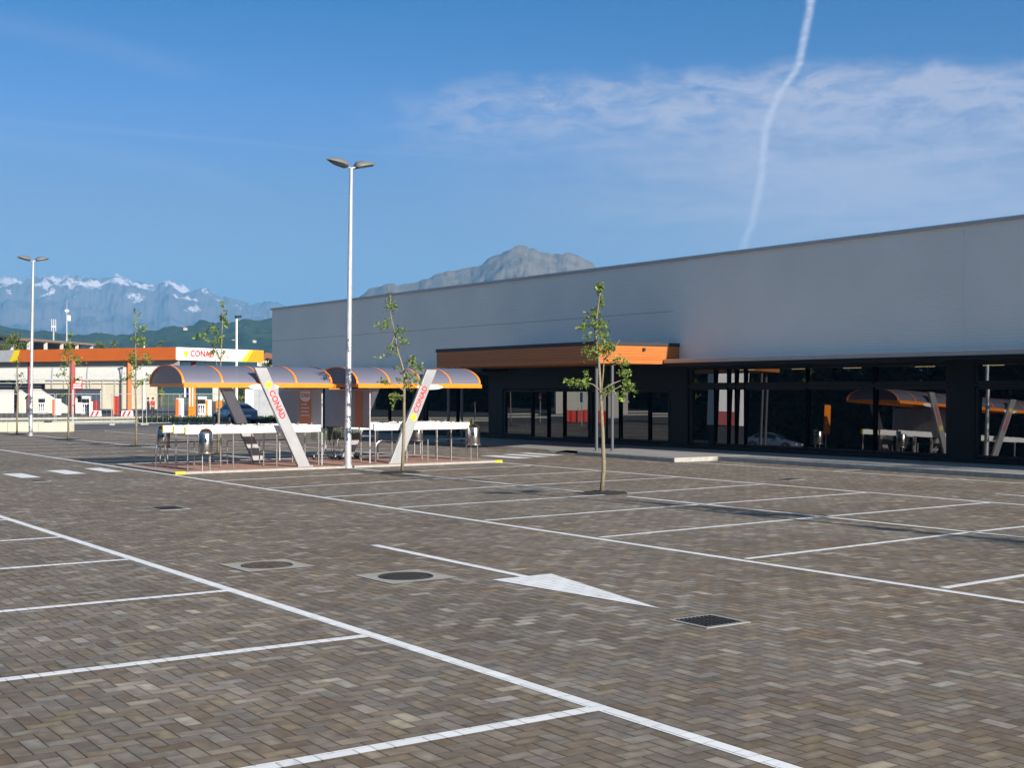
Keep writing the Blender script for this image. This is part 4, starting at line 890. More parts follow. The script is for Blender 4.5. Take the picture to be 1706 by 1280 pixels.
# ------------------------------------------------------------ car
def car(p, rz, label):
    t = thing('parked_car', p, label, 'car', None, rz)
    # sections along x (front = -x): x, half width low, half width high, z bottom, z belt, z top, half width roof
    st_ = [(-2.2, .55, .50, .35, .52, .56, .45), (-2.12, .74, .70, .25, .60, .66, .6), (-1.9, .84, .80, .2, .70, .76, .70), (-1.4, .87, .84, .2, .80, .86, .74), (-1.0, .88, .85, .2, .86, .93, .76),
           (-.55, .88, .86, .2, .90, 1.20, .66), (-.2, .88, .86, .2, .92, 1.38, .60), (.3, .88, .86, .2, .93, 1.44, .58), (.8, .88, .86, .2, .94, 1.41, .57), (1.3, .88, .86, .22, .95, 1.27, .60), (1.7, .86, .83, .25, .96, 1.03, .68), (2.05, .82, .78, .3, .94, .98, .68), (2.2, .74, .70, .38, .80, .84, .60)]
    vs = []; 
    for x, wl, wh, z0, zb_, zt_, wr in st_:
        vs += [(x, -wl*.9, z0), (x, -wl, z0+.15), (x, -wh-.02, (z0+zb_)/2+.1), (x, -wh+.01, zb_), (x, -wr, zt_-.03), (x, -wr*.7, zt_), (x, 0, zt_+.015),
               (x, wr*.7, zt_), (x, wr, zt_-.03), (x, wh-.01, zb_), (x, wh+.02, (z0+zb_)/2+.1), (x, wl, z0+.15), (x, wl*.9, z0)]
    m_ = 13; b = MB()
    b.add(vs, [(i*m_+j, i*m_+j+1, (i+1)*m_+j+1, (i+1)*m_+j) for i in range(len(st_)-1) for j in range(m_-1)]+[tuple(range(m_))[::-1], tuple((len(st_)-1)*m_+j for j in range(m_))]+[(i*m_, (i+1)*m_, (i+1)*m_+m_-1, i*m_+m_-1) for i in range(len(st_)-1)])
    body = b.build('body', M['carpaint'], t, smooth=True)
    def off(i, j): return Vector(vs[i*m_+j])
    for s_, (ja, jb) in ((-1, (3, 4)), (1, (9, 8))):
        g = MB()
        for i0, i1 in ((5, 7), (7, 9)):
            for i in range(i0, i1):
                A_, B_, C_, D_ = off(i, ja), off(i+1, ja), off(i+1, jb), off(i, jb); e = Vector((0, s_*.008, .004))
                lo = .1; hi = .9
                g.add([A_.lerp(D_, lo)+e, B_.lerp(C_, lo)+e, B_.lerp(C_, hi)+e, A_.lerp(D_, hi)+e], [(0, 1, 2, 3)])
        g.build('side_window', M['carglass'], t)
    for i0, i1, nm in ((4, 6, 'windscreen'), (9, 10, 'rear_window')):
        g = MB()
        for i in range(i0, i1):
            for j in range(4, 8):
                e = Vector((0, 0, .008)); g.add([off(i, j)+e, off(i+1, j)+e, off(i+1, j+1)+e, off(i, j+1)+e], [(0, 1, 2, 3)])
        g.build(nm, M['carglass'], t)
    for x in (-1.35, 1.35):
        for s_ in (-1, 1):
            b = MB(); b.tube([(x, s_*.70, .32), (x, s_*.885, .32)], .32, 24); w_ = b.build('wheel', M['rubber'], t, smooth=True)
            b = MB(); b.tube([(x, s_*.88, .32), (x, s_*.90, .32)], .2, 16); b.build('rim', M['steel'], w_, smooth=True)
            b = MB(); b.lathe((0, 0, 0), [(.34, -.02), (.40, -.02), (.40, .02), (.34, .02)], 16, 0, PI)
            a_ = b.build('wheel_arch', M['black'], w_); a_.location = (x, s_*.88, .32); a_.rotation_euler = (PI/2, 0, 0)
    for s_ in (-1, 1):
        b = MB(); b.obox((-2.1, s_*.56, .60), (.06, s_*-.02, 0), (0, .13, 0), (0, 0, .055)); b.build('headlight', M['signwhite'], t)
        b = MB(); b.obox((2.14, s_*.60, .78), (.05, 0, 0), (0, .11, 0), (0, 0, .08)); b.build('tail_light', M['signred'], t)
        b = MB(); b.obox((-.62, s_*.95, .98), (.06, 0, 0), (0, .08, 0), (0, 0, .05)); b.build('mirror', M['carpaint'], t)
    b = MB(); b.box(2.2, 2.215, -.26, .26, .52, .64); b.build('number_plate', M['signwhite'], t)
    return t
pc = gp(391, 90); car(pc, -YAW-math.radians(56), 'dark blue grey saloon car parked behind the left shelter')

# ------------------------------------------------------------ people
def person(p, rz, cloth, label, arm):
    t = thing('person', p, label, 'person', None, rz)
    def skin(name, verts, edges, rad, mt, root=0, par=t):
        me = bpy.data.meshes.new(name); me.from_pydata(verts, edges, []); me.materials.append(mt); me.update()
        o_ = bpy.data.objects.new(name, me); C.objects.link(o_); o_.parent = par
        md = o_.modifiers.new('skin', 'SKIN'); md.use_smooth_shade = True
        for i, r_ in enumerate(rad):
            me.skin_vertices[0].data[i].radius = (r_, r_*.85); me.skin_vertices[0].data[i].use_root = (i == root)
        sd = o_.modifiers.new('sub', 'SUBSURF'); sd.levels = 1; sd.render_levels = 1
        return o_
    H = [(0, 0, .90), (0, 0, 1.05), (0, 0, 1.25), (0, 0, 1.38), (0, 0, 1.45), (0, -.01, 1.53), (0, -.01, 1.62)]
    R_ = [.12, .115, .13, .09, .05, .075, .075]
    ed = [(i, i+1) for i in range(6)]
    def add(p_, r_, par): H.append(p_); R_.append(r_); ed.append((par, len(H)-1)); return len(H)-1
    for s_ in (-1, 1):
        k = add((s_*.10, 0, .84), .09, 0); k = add((s_*.10, -.02, .48), .06, k); k = add((s_*.11, .02, .09), .04, k); add((s_*.12, -.14, .04), .035, k)
        k = add((s_*.19, 0, 1.37), .05, 3); k = add((s_*.25, -.02, 1.12), .04, k)
        hx, hy, hz_ = (s_*.20, -.22, 1.0+arm) if s_ == 1 else (s_*.26, -.1, .9)
        k = add((hx, hy, hz_), .028, k); k = add((hx, hy-.06, hz_-.02), .03, k)
        for f in range(5): add((hx+(f-2)*.018, hy-.12+abs(f-1.5)*.012, hz_-.04), .008, k)
    skin('body', H, ed, R_, M['skin'])
    J = [(0, 0, .92), (0, 0, 1.12), (0, 0, 1.3), (0, 0, 1.40)]; jr = [.15, .15, .16, .08]; je = [(0, 1), (1, 2), (2, 3)]
    for s_ in (-1, 1):
        J.append((s_*.2, 0, 1.36)); jr.append(.075); je.append((2, len(J)-1)); J.append((s_*.26, -.02, 1.12)); jr.append(.06); je.append((len(J)-2, len(J)-1))
        J.append((s_*.21, -.18, 1.02+arm) if s_ == 1 else (s_*.265, -.08, .95)); jr.append(.045); je.append((len(J)-2, len(J)-1))
    skin('jacket', J, je, jr, cloth)
    skin('trousers', [(0, 0, .95), (-.1, 0, .84), (-.105, -.02, .48), (-.11, .02, .1), (.1, 0, .84), (.105, -.02, .48), (.11, .02, .1)], [(0, 1), (1, 2), (2, 3), (0, 4), (4, 5), (5, 6)], [.13, .11, .08, .06, .11, .08, .06], M['darkcloth'])
    b = MB(); b.lathe((0, .012, 1.60), [(.085, -.06), (.10, 0), (.085, .07), (.03, .105), (0, .11)], 14); b.build('hair', M['hair'], t, smooth='all')
person(gp(247, 112.5), -YAW+PI/2+.4, M['maroon'], 'person in dark maroon top and dark trousers facing the one in red', .15)
person(gp(254.5, 113.5), -YAW-PI/2-.3, M['redcloth'], 'person in bright red jacket and dark trousers, right of the pair', .1)

# ------------------------------------------------------------ background trees and buildings
def blob_tree(px, dist, w, h, label, leaf='leafmid', z0=0, n=2600, seed=1, group='trees behind the fuel station'):
    rnd = random.Random(seed); t = thing('tree', gp(px, dist), label, 'tree', group)
    b = MB(); b.tube([(0, 0, z0), (.1, 0, h*.35), (0, .1, h*.6)], [.22, .16, .08], 8)
    for k in range(5):
        a = rnd.uniform(0, 2*PI); b.tube([(0, 0, h*(.3+.05*k)), (math.cos(a)*w*.3, math.sin(a)*w*.3, h*(.55+.06*k))], [.09, .03], 5)
    b.build('trunk', M['bark'], t, smooth='all')
    c = MB(); cl = []
    for k in range(26):
        a = rnd.uniform(0, 2*PI); zz = rnd.uniform(.28, .97); rr = w*.5*math.sqrt(max(0, 1-((zz-.55)/.5)**2))*rnd.uniform(.35, 1)
        cl.append((Vector((rr*math.cos(a), rr*math.sin(a), zz*h)), rnd.uniform(.5, 1.1)*w*.12))
    for k in range(n):
        cc, r_ = rnd.choice(cl); p = cc+Vector((rnd.gauss(0, r_), rnd.gauss(0, r_), rnd.gauss(0, r_*.7)))
        s_ = .022*w+.07; u = Vector((rnd.uniform(-1, 1), rnd.uniform(-1, 1), rnd.uniform(-1, 1))).normalized()*s_; v = u.cross(Vector((rnd.uniform(-1, 1), rnd.uniform(-1, 1), 1))).normalized()*s_*.6
        c.add([p-u, p+v, p+u, p-v], [(0, 1, 2, 3)])
    c.build('crown', M[leaf], t); return t
def zt_(py, dist): return CAMH+(652.3-py)/FPX*dist
for i, (px, py, wpx, dist, lab, lf) in enumerate([(27, 562, 44, 175, 'pale green feathery tree at the far left above the canopy', 'leafmid'), (2, 578, 26, 180, 'low bushy tree cut by the left picture edge', 'leafmid'),
    (168, 573, 26, 190, 'low green tree right of the concrete sheds', 'leafmid'), (194, 568, 26, 185, 'rounded green tree behind the middle of the canopy', 'leafmid'), (268, 569, 18, 190, 'small pale tree top near the canopy corner', 'leafmid'),
    (140, 600, 40, 185, 'dark tree seen below the canopy near its middle', 'leafmid'), (250, 604, 50, 178, 'broad dark tree seen in the gap below the canopy corner', 'leafmid'), (404, 640, 26, 128, 'bushy green tree behind the parked car', 'leafmid'),
    (447, 580, 18, 150, 'dark green tree against the corner of the shop wall', 'leafdark'), (440, 606, 30, 160, 'green tree behind the right end of the fuel sign', 'leafmid'), (385, 648, 20, 135, 'small tree behind the rear leaning pillar', 'leafmid')]):
    h_ = zt_(py, dist); blob_tree(px, dist, wpx/FPX*dist, h_, lab, lf, seed=20+i, n=1900)
# concrete sheds
A = gp(40, 240); B = gp(150, 262); t = thing('concrete_shed', (A+B)/2, 'long concrete shed with slanted fins and dark bays behind the fuel canopy', 'building', None, math.atan2(B.y-A.y, B.x-A.x)); w = (B-A).length/2
h_ = zt_(573, 250)
b = MB(); b.box(-w, w, 2, 12, 0, h_-.4); b.build('wall', M['fardark'], t)
b = MB(); b.box(-w-.8, w+.8, -1.2, 12.5, h_-.4, h_); b.build('roof', mat('roof_edge_brown', (.22, .15, .12), .8), t)
for k in range(5):
    x = -w+2*w*k/4.2; b = MB(); b.prism([(x, -1, 0), (x+.4, -1, 0), (x+.4, -1, h_-.4), (x, -1, h_-.4)], (0, .5, 0)); b.prism([(x+.0, 1.85, h_-2.6), (x-1.9, 1.85, h_-2.6), (x, 1.85, h_-.9)], (0, .1, 0)); b.build('fin', M['far'], t)
b = MB(); b.box(-w, w*.6, -2, 1.8, 0, h_-2.5); b.build('lower_wing', M['far'], t)
A = gp(-30, 235); B = gp(16, 240); t = thing('concrete_shed', (A+B)/2, 'dark roofed shed end cut by the left picture edge', 'building', None, math.atan2(B.y-A.y, B.x-A.x)); w = (B-A).length/2; h_ = zt_(565, 238)
b = MB(); b.box(-w, w, 0, 12, 0, h_-.4); b.build('wall', M['fardark'], t); b = MB(); b.box(-w-.5, w+.5, -1, 12.5, h_-.4, h_); b.build('roof', M['fardark'], t)
# house bits beyond the sign
t = thing('house', gp(443, 210), 'small cream house corner between the fuel sign and the shop wall', 'house', None, -YAW)
h_ = zt_(600, 210); b = MB(); b.box(-1.4, 1.6, 0, 5, 0, h_); b.build('wall', M['far'], t); b = MB(); b.prism([(-1.7, -.3, h_), (1.9, -.3, h_), (.1, -.3, h_+1.1)], (0, 5.6, 0)); b.build('roof', mat('tile_roof', (.25, .10, .06), .8), t)
b = MB(); b.box(-.6, .2, -.03, 0, h_-1.6, h_-.6); b.build('window', M['carglass'], t)
t = thing('house', gp(366, 300), 'red roofed house seen just above the left shelter roof', 'house', None, -YAW)
# masts
t = thing('antenna_mast', gp(89, 420), 'mobile phone mast with three white vertical antennas', 'mast', None, 0)
h_ = zt_(546, 420); b = MB(); b.tube([(0, 0, 0), (0, 0, h_+1)], [.4, .2], 8); b.build('pole', M['panelgrey'], t)
for k in (-.6, 0, .6):
    b = MB(); b.box(k-.12, k+.12, -.15, .15, h_-2.2, h_+1.4); b.build('antenna', M['panelgrey'], t)
b = MB(); b.box(-.7, .7, -.1, .1, h_-1, h_-.7); b.build('bracket', M['white'], t)
t = thing('lattice_mast', gp(111, 420), 'thin tall lattice mast right of the antenna mast', 'mast', None, 0)
h_ = zt_(522, 420); b = MB(); b.tube([(0, 0, 0), (0, 0, h_)], [.35, .16], 6); b.tube([(0, 0, h_), (0, 0, h_+3)], [.08, .03], 5); b.build('mast', M['panelgrey'], t)
b = MB(); b.box(.2, 1.1, -.2, .2, h_-3.6, h_-2.0); b.box(-.6, .6, -.2, .2, h_-.9, h_-.3); b.build('dish', M['white'], t)
# red roofed house
t = bpy.data.objects['house.001']; h_ = zt_(612, 300)
b = MB(); b.box(-1.6, 1.6, 0, 8, 0, h_-1.4); b.build('wall', M['far'], t); b = MB(); b.prism([(-1.9, -.3, h_-1.5), (1.9, -.3, h_-1.5), (.8, -.3, h_), (-.8, -.3, h_)], (0, 8.6, 0)); b.build('roof', mat('red_roof', (.5, .03, .03), .7), t)

# ------------------------------------------------------------ things mirrored in the shop windows (left of the picture)
c = MB(); rnd = random.Random(77)
for k in range(52000):
    y = rnd.uniform(-20, 205); hh = 13+3.5*math.sin(y*.13)+2.2*math.sin(y*.37+1)+1.4*math.sin(y*.9)
    p = Vector((-30-y*.10+rnd.gauss(0, 2.5), y, rnd.random()**.8*hh)); s_ = .42
    u = Vector((rnd.uniform(-1, 1), rnd.uniform(-1, 1), rnd.uniform(-1, 1))).normalized()*s_; v = u.cross(Vector((rnd.uniform(-1, 1), rnd.uniform(-1, 1), 1))).normalized()*s_*.7
    c.add([p-u, p+v, p+u, p-v], [(0, 1, 2, 3)])
for k in range(46):
    y = -20+5*k; hh = 11.2+3.2*math.sin(y*.13)+2.0*math.sin(y*.37+1); x_ = -30-y*.10
    c.prism([(x_-1.6, y-2.6, 0), (x_+1.6, y-2.6, 0), (x_+1.3, y-2.6, hh*.8), (x_, y-2.6, hh*rnd.uniform(.86, .98)), (x_-1.3, y-2.6, hh*.8)], (-.5, 5.2, 0))
tag(c.build('tree_belt', leafmat('shady_leaf', (.012, .022, .008))), 'dark belt of trees across the road, seen only mirrored in the shop windows', 'trees', kind='stuff')
def mirror_spot(px, t_):   # a spot on the ground mirrored by the glass plane x = 32.4 at this bearing
    d = bearing(px, 652); n = math.hypot(d.x, d.y); return Vector((64.8-d.x/n*t_, d.y/n*t_, 0))
def roadsign(px, t_, kind_, label, z=2.2, lean=0):
    p = mirror_spot(px, t_); t = thing('road_sign', p, label, 'road sign', None, YAW+PI/2-.2)
    b = MB(); b.tube([(0, .04, 0), (lean, .04, z+.3)], .03, 8); b.build('post', M['galv'], t)
    if kind_ == 'noentry':
        b = MB(); b.prism([(lean+.33*math.cos(2*PI*k/24), 0, z+.33*math.sin(2*PI*k/24)) for k in range(24)], (0, .02, 0)); b.build('panel', M['signred'], t)
        b = MB(); b.box(lean-.22, lean+.22, -.01, -.001, z-.06, z+.06); b.build('white_bar', M['signwhite'], t)
    if kind_ == 'crossing':
        b = MB(); b.box(-.32, .32, 0, .02, z-.32, z+.32); b.build('panel', M['signblue'], t)
        b = MB(); b.prism([(-.24, -.008, z-.2), (.24, -.008, z-.2), (0, -.008, z+.22)], (0, .006, 0)); q_ = b.build('white_triangle', M['signwhite'], t)
        b = MB(); b.box(-.03, .03, -.014, -.009, z-.12, z+.05); b.prism([(-.1, -.014, z-.18), (-.06, -.014, z-.18), (.02, -.014, z-.06), (-.02, -.014, z-.06)], (0, .005, 0)); b.prism([(.1, -.014, z-.18), (.06, -.014, z-.18), (-.02, -.014, z-.06), (.02, -.014, z-.06)], (0, .005, 0)); b.build('walking_figure', M['black'], t)
    if kind_ == 'yield':
        b = MB(); b.prism([(-.45, 0, z+.26), (.45, 0, z+.26), (0, 0, z-.5)], (0, .02, 0)); b.build('panel', M['signred'], t)
        b = MB(); b.prism([(-.29, -.01, z+.17), (.29, -.01, z+.17), (0, -.01, z-.31)], (0, .008, 0)); b.build('white_triangle', M['signwhite'], t)
        b = MB(); b.prism([(.27*math.cos(2*PI*k/20), -.0, z-.85+.27*math.sin(2*PI*k/20)) for k in range(20)], (0, .02, 0)); b.build('blue_disc', M['signblue'], t)
        b = MB(); b.prism([(-.05, -.01, z-.95), (.03, -.01, z-.99), (.14, -.01, z-.78), (.06, -.01, z-.74)], (0, .008, 0)); b.build('white_arrow', M['signwhite'], t)
    return t
roadsign(970, 86, 'crossing', 'blue pedestrian crossing sign mirrored in the entrance glass', 1.85)
roadsign(888, 95, 'noentry', 'red no entry disc on a leaning post, left of two mirrored in the glass', 1.75, .12)
roadsign(903, 96, 'noentry', 'red no entry disc, right of two mirrored in the entrance glass', 1.85)
roadsign(791, 108, 'yield', 'red edged give way triangle above a blue disc, mirrored in the glass', 1.35)
# red mesh barrier and bits
A = mirror_spot(942, 92); B = mirror_spot(1010, 92)
t = thing('mesh_barrier', (A+B)/2, 'bright red construction mesh barrier mirrored in the entrance glass', 'barrier', None, math.atan2(B.y-A.y, B.x-A.x)); w = (B-A).length/2
b = MB(); n = 24
pts = [(-w+2*w*k/n, .06*math.sin(k*1.7), 0) for k in range(n+1)]
b.add([(x, y, .1+.04*math.sin(x*3)) for x, y, z in pts]+[(x, y*.5, .95+.05*math.sin(x*2.2)) for x, y, z in pts], [(k, k+1, n+2+k, n+1+k) for k in range(n)]); b.build('mesh', M['meshred'], t)
for k in range(4):
    x = -w+2*w*k/3; b = MB(); b.tube([(x, .1, 0), (x, .1, 1.1)], .03, 6); b.build('post', M['steel'], t)
p = mirror_spot(978, 130); t = thing('apartment_block', p, 'pale apartment block mirrored above the red mesh in the entrance glass', 'building', None, YAW)
b = MB(); b.box(-3.5, 3.5, -3, 3, 0, 6.5); b.build('wall', M['far'], t)
for k in range(3):
    b = MB(); b.box(-2.8+k*2, -1.6+k*2, -3.05, -3, 3.8, 5.3); b.build('window', M['carglass'], t)
p = mirror_spot(1212, 88); t = thing('white_building', p, 'white building with a dark red band mirrored in the tall narrow panes', 'building', None, .5)
b = MB(); b.box(-1.1, 1.1, -1.1, 1.1, 1.6, 6.0); b.build('wall', M['signwhite'], t); b = MB(); b.box(-1.0, 1.0, -1.0, 1.0, 0, 1.6); b.build('base_wall', M['fardark'], t)
b = MB(); b.box(-.3, 1.1, -1.16, -1.1, 1.6, 2.5); b.build('red_panel', M['darkred'], t)
b = MB(); b.box(-1.2, 1.2, -1.2, 1.2, 6.0, 6.2); b.build('roof_edge', M['brownorange'], t)
p = mirror_spot(1290, 104); car2 = copy_tree(bpy.data.objects['parked_car']); car2.location = p; car2.rotation_euler = (0, 0, 1.2); car2['label'] = 'car parked across the road, mirrored in the wide shop windows'
A = mirror_spot(1150, 90); B = mirror_spot(1203, 90); t = thing('low_wall', (A+B)/2, 'low pale wall across the lane mirrored in the panes right of the entrance', 'wall', None, math.atan2(B.y-A.y, B.x-A.x)); w = (B-A).length/2
b = MB(); b.box(-w, w, -.15, .15, 0, .55); b.build('blocks', M['beigepale'], t)

# ------------------------------------------------------------ hills and mountains
from mathutils import noise as NZ
def interp(P, x):
    if x <= P[0][0]: return P[0][1]
    for (a, b_), (c_, d_) in zip(P, P[1:]):
        if x <= c_: return b_+(d_-b_)*(x-a)/(c_-a)
    return P[-1][1]
def mountains(name, prof, dist, depth, x0, x1, nu, nv, rough, m_, label, cat, seed, rel=1.0, base_up=0):
    vs = []; 
    for i in range(nu+1):
        px = x0+(x1-x0)*i/nu; d = bearing(px, 652); d.z = 0; n_ = d.length; d = d/n_
        corr = n_/math.sqrt(1)  # off axis
        py = interp(prof, px)
        H_ = (bearing(px, py).z/n_)*dist+CAMH
        for j in range(nv+1):
            v = j/nv
            if v <= .72: f = v/.72; r_ = dist-depth*(1-f); prof_ = f**1.25
            else: f = (v-.72)/.28; r_ = dist+depth*.5*f; prof_ = 1-.6*f
            p = d*r_
            q = Vector((p.x, p.y, seed*91.7))/(depth*.28)
            nn_ = NZ.ridged_multi_fractal(q, 0.9, 2.1, 6, 1.0, 2.0)-1.0 if hasattr(NZ, 'ridged_multi_fractal') else 0
            n2 = NZ.fractal(Vector((p.x, p.y, seed*13.1))/(depth*.05), .8, 2.0, 5)
            env = math.sin(PI*min(v/.72, 1))*.9 if v < .72 else .3*f
            edge = NZ.fractal(Vector((p.x, p.y, seed*3.3))/(depth*.035), .7, 2.0, 4)*rough*H_*.05
            z = H_*prof_+nn_*rough*H_*env*.16*rel+n2*rough*H_*.05*(.3+env)+edge*(1 if v > .5 else v)
            vs.append((p.x, p.y, max(z, -2) if j else -3))
    m2 = nv+1; b = MB(); b.add(vs, [(i*m2+j, (i+1)*m2+j, (i+1)*m2+j+1, i*m2+j+1) for i in range(nu) for j in range(nv)])
    o_ = b.build(name, m_, None, smooth='all'); return tag(o_, label, cat, kind='structure')
def mountmat(name, lo, hi, z_lo, z_hi, snow=None, forest=None, fs=.004):
    m = bpy.data.materials.new(name); m.use_nodes = True; nt = m.node_tree; n = nt.nodes; l = nt.links; b = n['Principled BSDF']; b.inputs['Roughness'].default_value = .95; b.inputs['Specular IOR Level'].default_value = .1
    g = n.new('ShaderNodeNewGeometry'); sp = n.new('ShaderNodeSeparateXYZ'); l.new(g.outputs['Position'], sp.inputs[0])
    nz = n.new('ShaderNodeTexNoise'); nz.inputs['Scale'].default_value = fs; nz.inputs['Detail'].default_value = 9; nz.inputs['Roughness'].default_value = .65; l.new(g.outputs['Position'], nz.inputs['Vector'])
    zz = MN(nt, 'ADD', sp.outputs['Z'], MN(nt, 'MULTIPLY', MN(nt, 'SUBTRACT', nz.outputs['Fac'], .5), (z_hi-z_lo)*2.2))
    mr = n.new('ShaderNodeMapRange'); mr.inputs['From Min'].default_value = z_lo; mr.inputs['From Max'].default_value = z_hi; l.new(zz, mr.inputs['Value'])
    col = ramp(nt, mr.outputs[0], [(.25, lo), (.6, hi)])
    if snow:
        nz2 = n.new('ShaderNodeTexNoise'); nz2.inputs['Scale'].default_value = fs*1.6; nz2.inputs['Detail'].default_value = 12; nz2.inputs['Roughness'].default_value = .7; l.new(g.outputs['Position'], nz2.inputs['Vector'])
        sn = MN(nt, 'ADD', MN(nt, 'DIVIDE', MN(nt, 'SUBTRACT', sp.outputs['Z'], snow[0]), snow[1]), MN(nt, 'MULTIPLY', MN(nt, 'SUBTRACT', nz2.outputs['Fac'], .5), snow[2]))
        sr = n.new('ShaderNodeMapRange'); sr.inputs['From Min'].default_value = .42; sr.inputs['From Max'].default_value = .62; l.new(sn, sr.inputs['Value'])
        mx = n.new('ShaderNodeMix'); mx.data_type = 'RGBA'; l.new(sr.outputs[0], mx.inputs['Factor']); l.new(col, mx.inputs['A']); mx.inputs['B'].default_value = (.60, .55, .56, 1); col = mx.outputs['Result']
    if forest:
        f2 = n.new('ShaderNodeTexNoise'); f2.inputs['Scale'].default_value = forest; f2.inputs['Detail'].default_value = 4; l.new(g.outputs['Position'], f2.inputs['Vector'])
        sc = n.new('ShaderNodeVectorMath'); sc.operation = 'SCALE'; l.new(col, sc.inputs[0]); l.new(MN(nt, 'ADD', .35, MN(nt, 'MULTIPLY', f2.outputs['Fac'], 1.3)), sc.inputs['Scale']); col = sc.outputs[0]
        bp = n.new('ShaderNodeBump'); bp.inputs['Strength'].default_value = .6; bp.inputs['Distance'].default_value = 8; l.new(f2.outputs['Fac'], bp.inputs['Height']); l.new(bp.outputs[0], b.inputs['Normal'])
    l.new(col, b.inputs['Base Color']); return m
alps = [(-600, 520), (-200, 470), (0, 465), (20, 462), (40, 466), (75, 458), (92, 461), (100, 463), (112, 456), (125, 460), (150, 462), (175, 463), (190, 457), (198, 458), (215, 465), (240, 472), (262, 475), (283, 466), (300, 477), (320, 481), (335, 480), (355, 488), (370, 496), (380, 495), (390, 496), (403, 503), (420, 506), (435, 505), (450, 502), (470, 510), (500, 517), (600, 540), (900, 580)]
mountains('mountain_range', alps, 7000, 2000, -260, 700, 520, 64, .8, mountmat('alpine_rock', (.045, .055, .05), (.14, .125, .12), 150, 420, snow=(478, 170, 6.8), fs=.0042), 'hazy snow streaked mountain range on the left skyline', 'mountains', 1)
peak = [(300, 570), (420, 540), (500, 524), (560, 510), (590, 497), (610, 486), (625, 479), (640, 471), (655, 470), (665, 473), (680, 472), (695, 469), (708, 463), (720, 459), (735, 452), (760, 450), (775, 448), (785, 445), (800, 438), (815, 429), (830, 420), (850, 411), (862, 409), (875, 409), (890, 413), (900, 417), (910, 418), (920, 421), (935, 420), (945, 419), (955, 424), (970, 430), (985, 437), (1000, 447), (1040, 462), (1100, 480), (1300, 560)]
mountains('mountain', peak, 3300, 1200, 330, 1280, 460, 70, .42, mountmat('rocky_slope', (.03, .05, .022), (.15, .12, .085), 150, 330, snow=(372, 60, 1.5), fs=.006, forest=.02), 'bare rocky peak rising behind the roof of the supermarket', 'mountain', 2)
hills = [(-600, 560), (-200, 548), (0, 544), (60, 550), (110, 556), (135, 557), (160, 552), (185, 556), (200, 557), (235, 553), (262, 550), (280, 545), (300, 544), (320, 540), (335, 535), (345, 533), (360, 536), (375, 537), (395, 534), (410, 532), (425, 535), (440, 533), (480, 530), (560, 536), (700, 560), (1000, 600)]
mountains('wooded_hill', hills, 1900, 800, -260, 900, 300, 40, .9, mountmat('hill_woods', (.018, .042, .022), (.035, .06, .03), 20, 110, fs=.012, forest=.035), 'long blue green wooded hill ridge behind the fuel station', 'hills', 3)
# scattered pale houses on the hill
rnd = random.Random(9)
for i, (px, py, lab) in enumerate([(309, 547, 'tiny white house on the crest of the wooded hill'), (389, 567, 'tiny pink house on the slope behind the sign lamp'), (413, 571, 'tiny pale house lower on the slope right of the sign lamp'), (424, 568, 'tiny pale house on the hill slope close to the shop corner')]):
    p = at(px, py, 1600); t = thing('hill_house', (p.x, p.y, p.z-3), lab, 'house', 'houses on the wooded hill', -YAW); b = MB(); b.box(-2, 2, -2, 2, .5, 3.4); b.build('wall', M['far'], t); b = MB(); b.prism([(-2.4, -2.3, 3.4), (2.4, -2.3, 3.4), (0, -2.3, 4.8)], (0, 4.6, 0)); b.build('roof', bpy.data.materials['tile_roof'], t)

# haze
hz = MB(); hz.box(-8500, 8500, -2500, 8900, -2.0, 640.0)
hm = bpy.data.materials.new('air_haze'); hm.use_nodes = True; nt = hm.node_tree; nt.nodes.remove(nt.nodes['Principled BSDF'])
pv = nt.nodes.new('ShaderNodeVolumePrincipled'); pv.inputs['Color'].default_value = (.20, .56, 1.0, 1); pv.inputs['Density'].default_value = HAZE = .00016; pv.inputs['Anisotropy'].default_value = .0
nt.links.new(pv.outputs[0], nt.nodes['Material Output'].inputs['Volume'])
tag(hz.build('haze', hm), 'thin blue summer haze veiling the far mountains', 'haze', kind='stuff')

# ------------------------------------------------------------ light and sky
SUN_AZ = math.radians(176.4); SUN_EL = math.radians(22.5)
sd = bpy.data.lights.new('sun', 'SUN'); sd.energy = 5.0; sd.angle = math.radians(.53); sd.color = (1, .93, .83)
so = bpy.data.objects.new('sun', sd); C.objects.link(so)
dv = Vector((math.sin(SUN_AZ)*math.cos(SUN_EL), math.cos(SUN_AZ)*math.cos(SUN_EL), math.sin(SUN_EL)))
so.rotation_euler = dv.to_track_quat('Z', 'Y').to_euler(); so.location = (0, 0, 50)
W = bpy.data.worlds.new('World'); S.world = W; W.use_nodes = True; nt = W.node_tree; n = nt.nodes; l = nt.links
bg = n['Background']; bg.inputs['Strength'].default_value = .057
sk = n.new('ShaderNodeTexSky'); sk.sky_type = 'NISHITA'; sk.sun_disc = False; sk.sun_elevation = SUN_EL; sk.sun_rotation = SUN_AZ; sk.altitude = 400; sk.air_density = 1.0; sk.dust_density = .6; sk.ozone_density = 2.0
tc = n.new('ShaderNodeTexCoord'); sp = n.new('ShaderNodeSeparateXYZ'); l.new(tc.outputs['Generated'], sp.inputs[0])
az = MN(nt, 'ARCTAN2', sp.outputs['X'], sp.outputs['Y']); hor = MN(nt, 'SQRT', MN(nt, 'ADD', MN(nt, 'MULTIPLY', sp.outputs['X'], sp.outputs['X']), MN(nt, 'MULTIPLY', sp.outputs['Y'], sp.outputs['Y'])))
el = MN(nt, 'ARCTAN2', sp.outputs['Z'], hor)
AZ0, AZ1, E0, E1 = math.radians(10), math.radians(62), 0.0, math.radians(22)
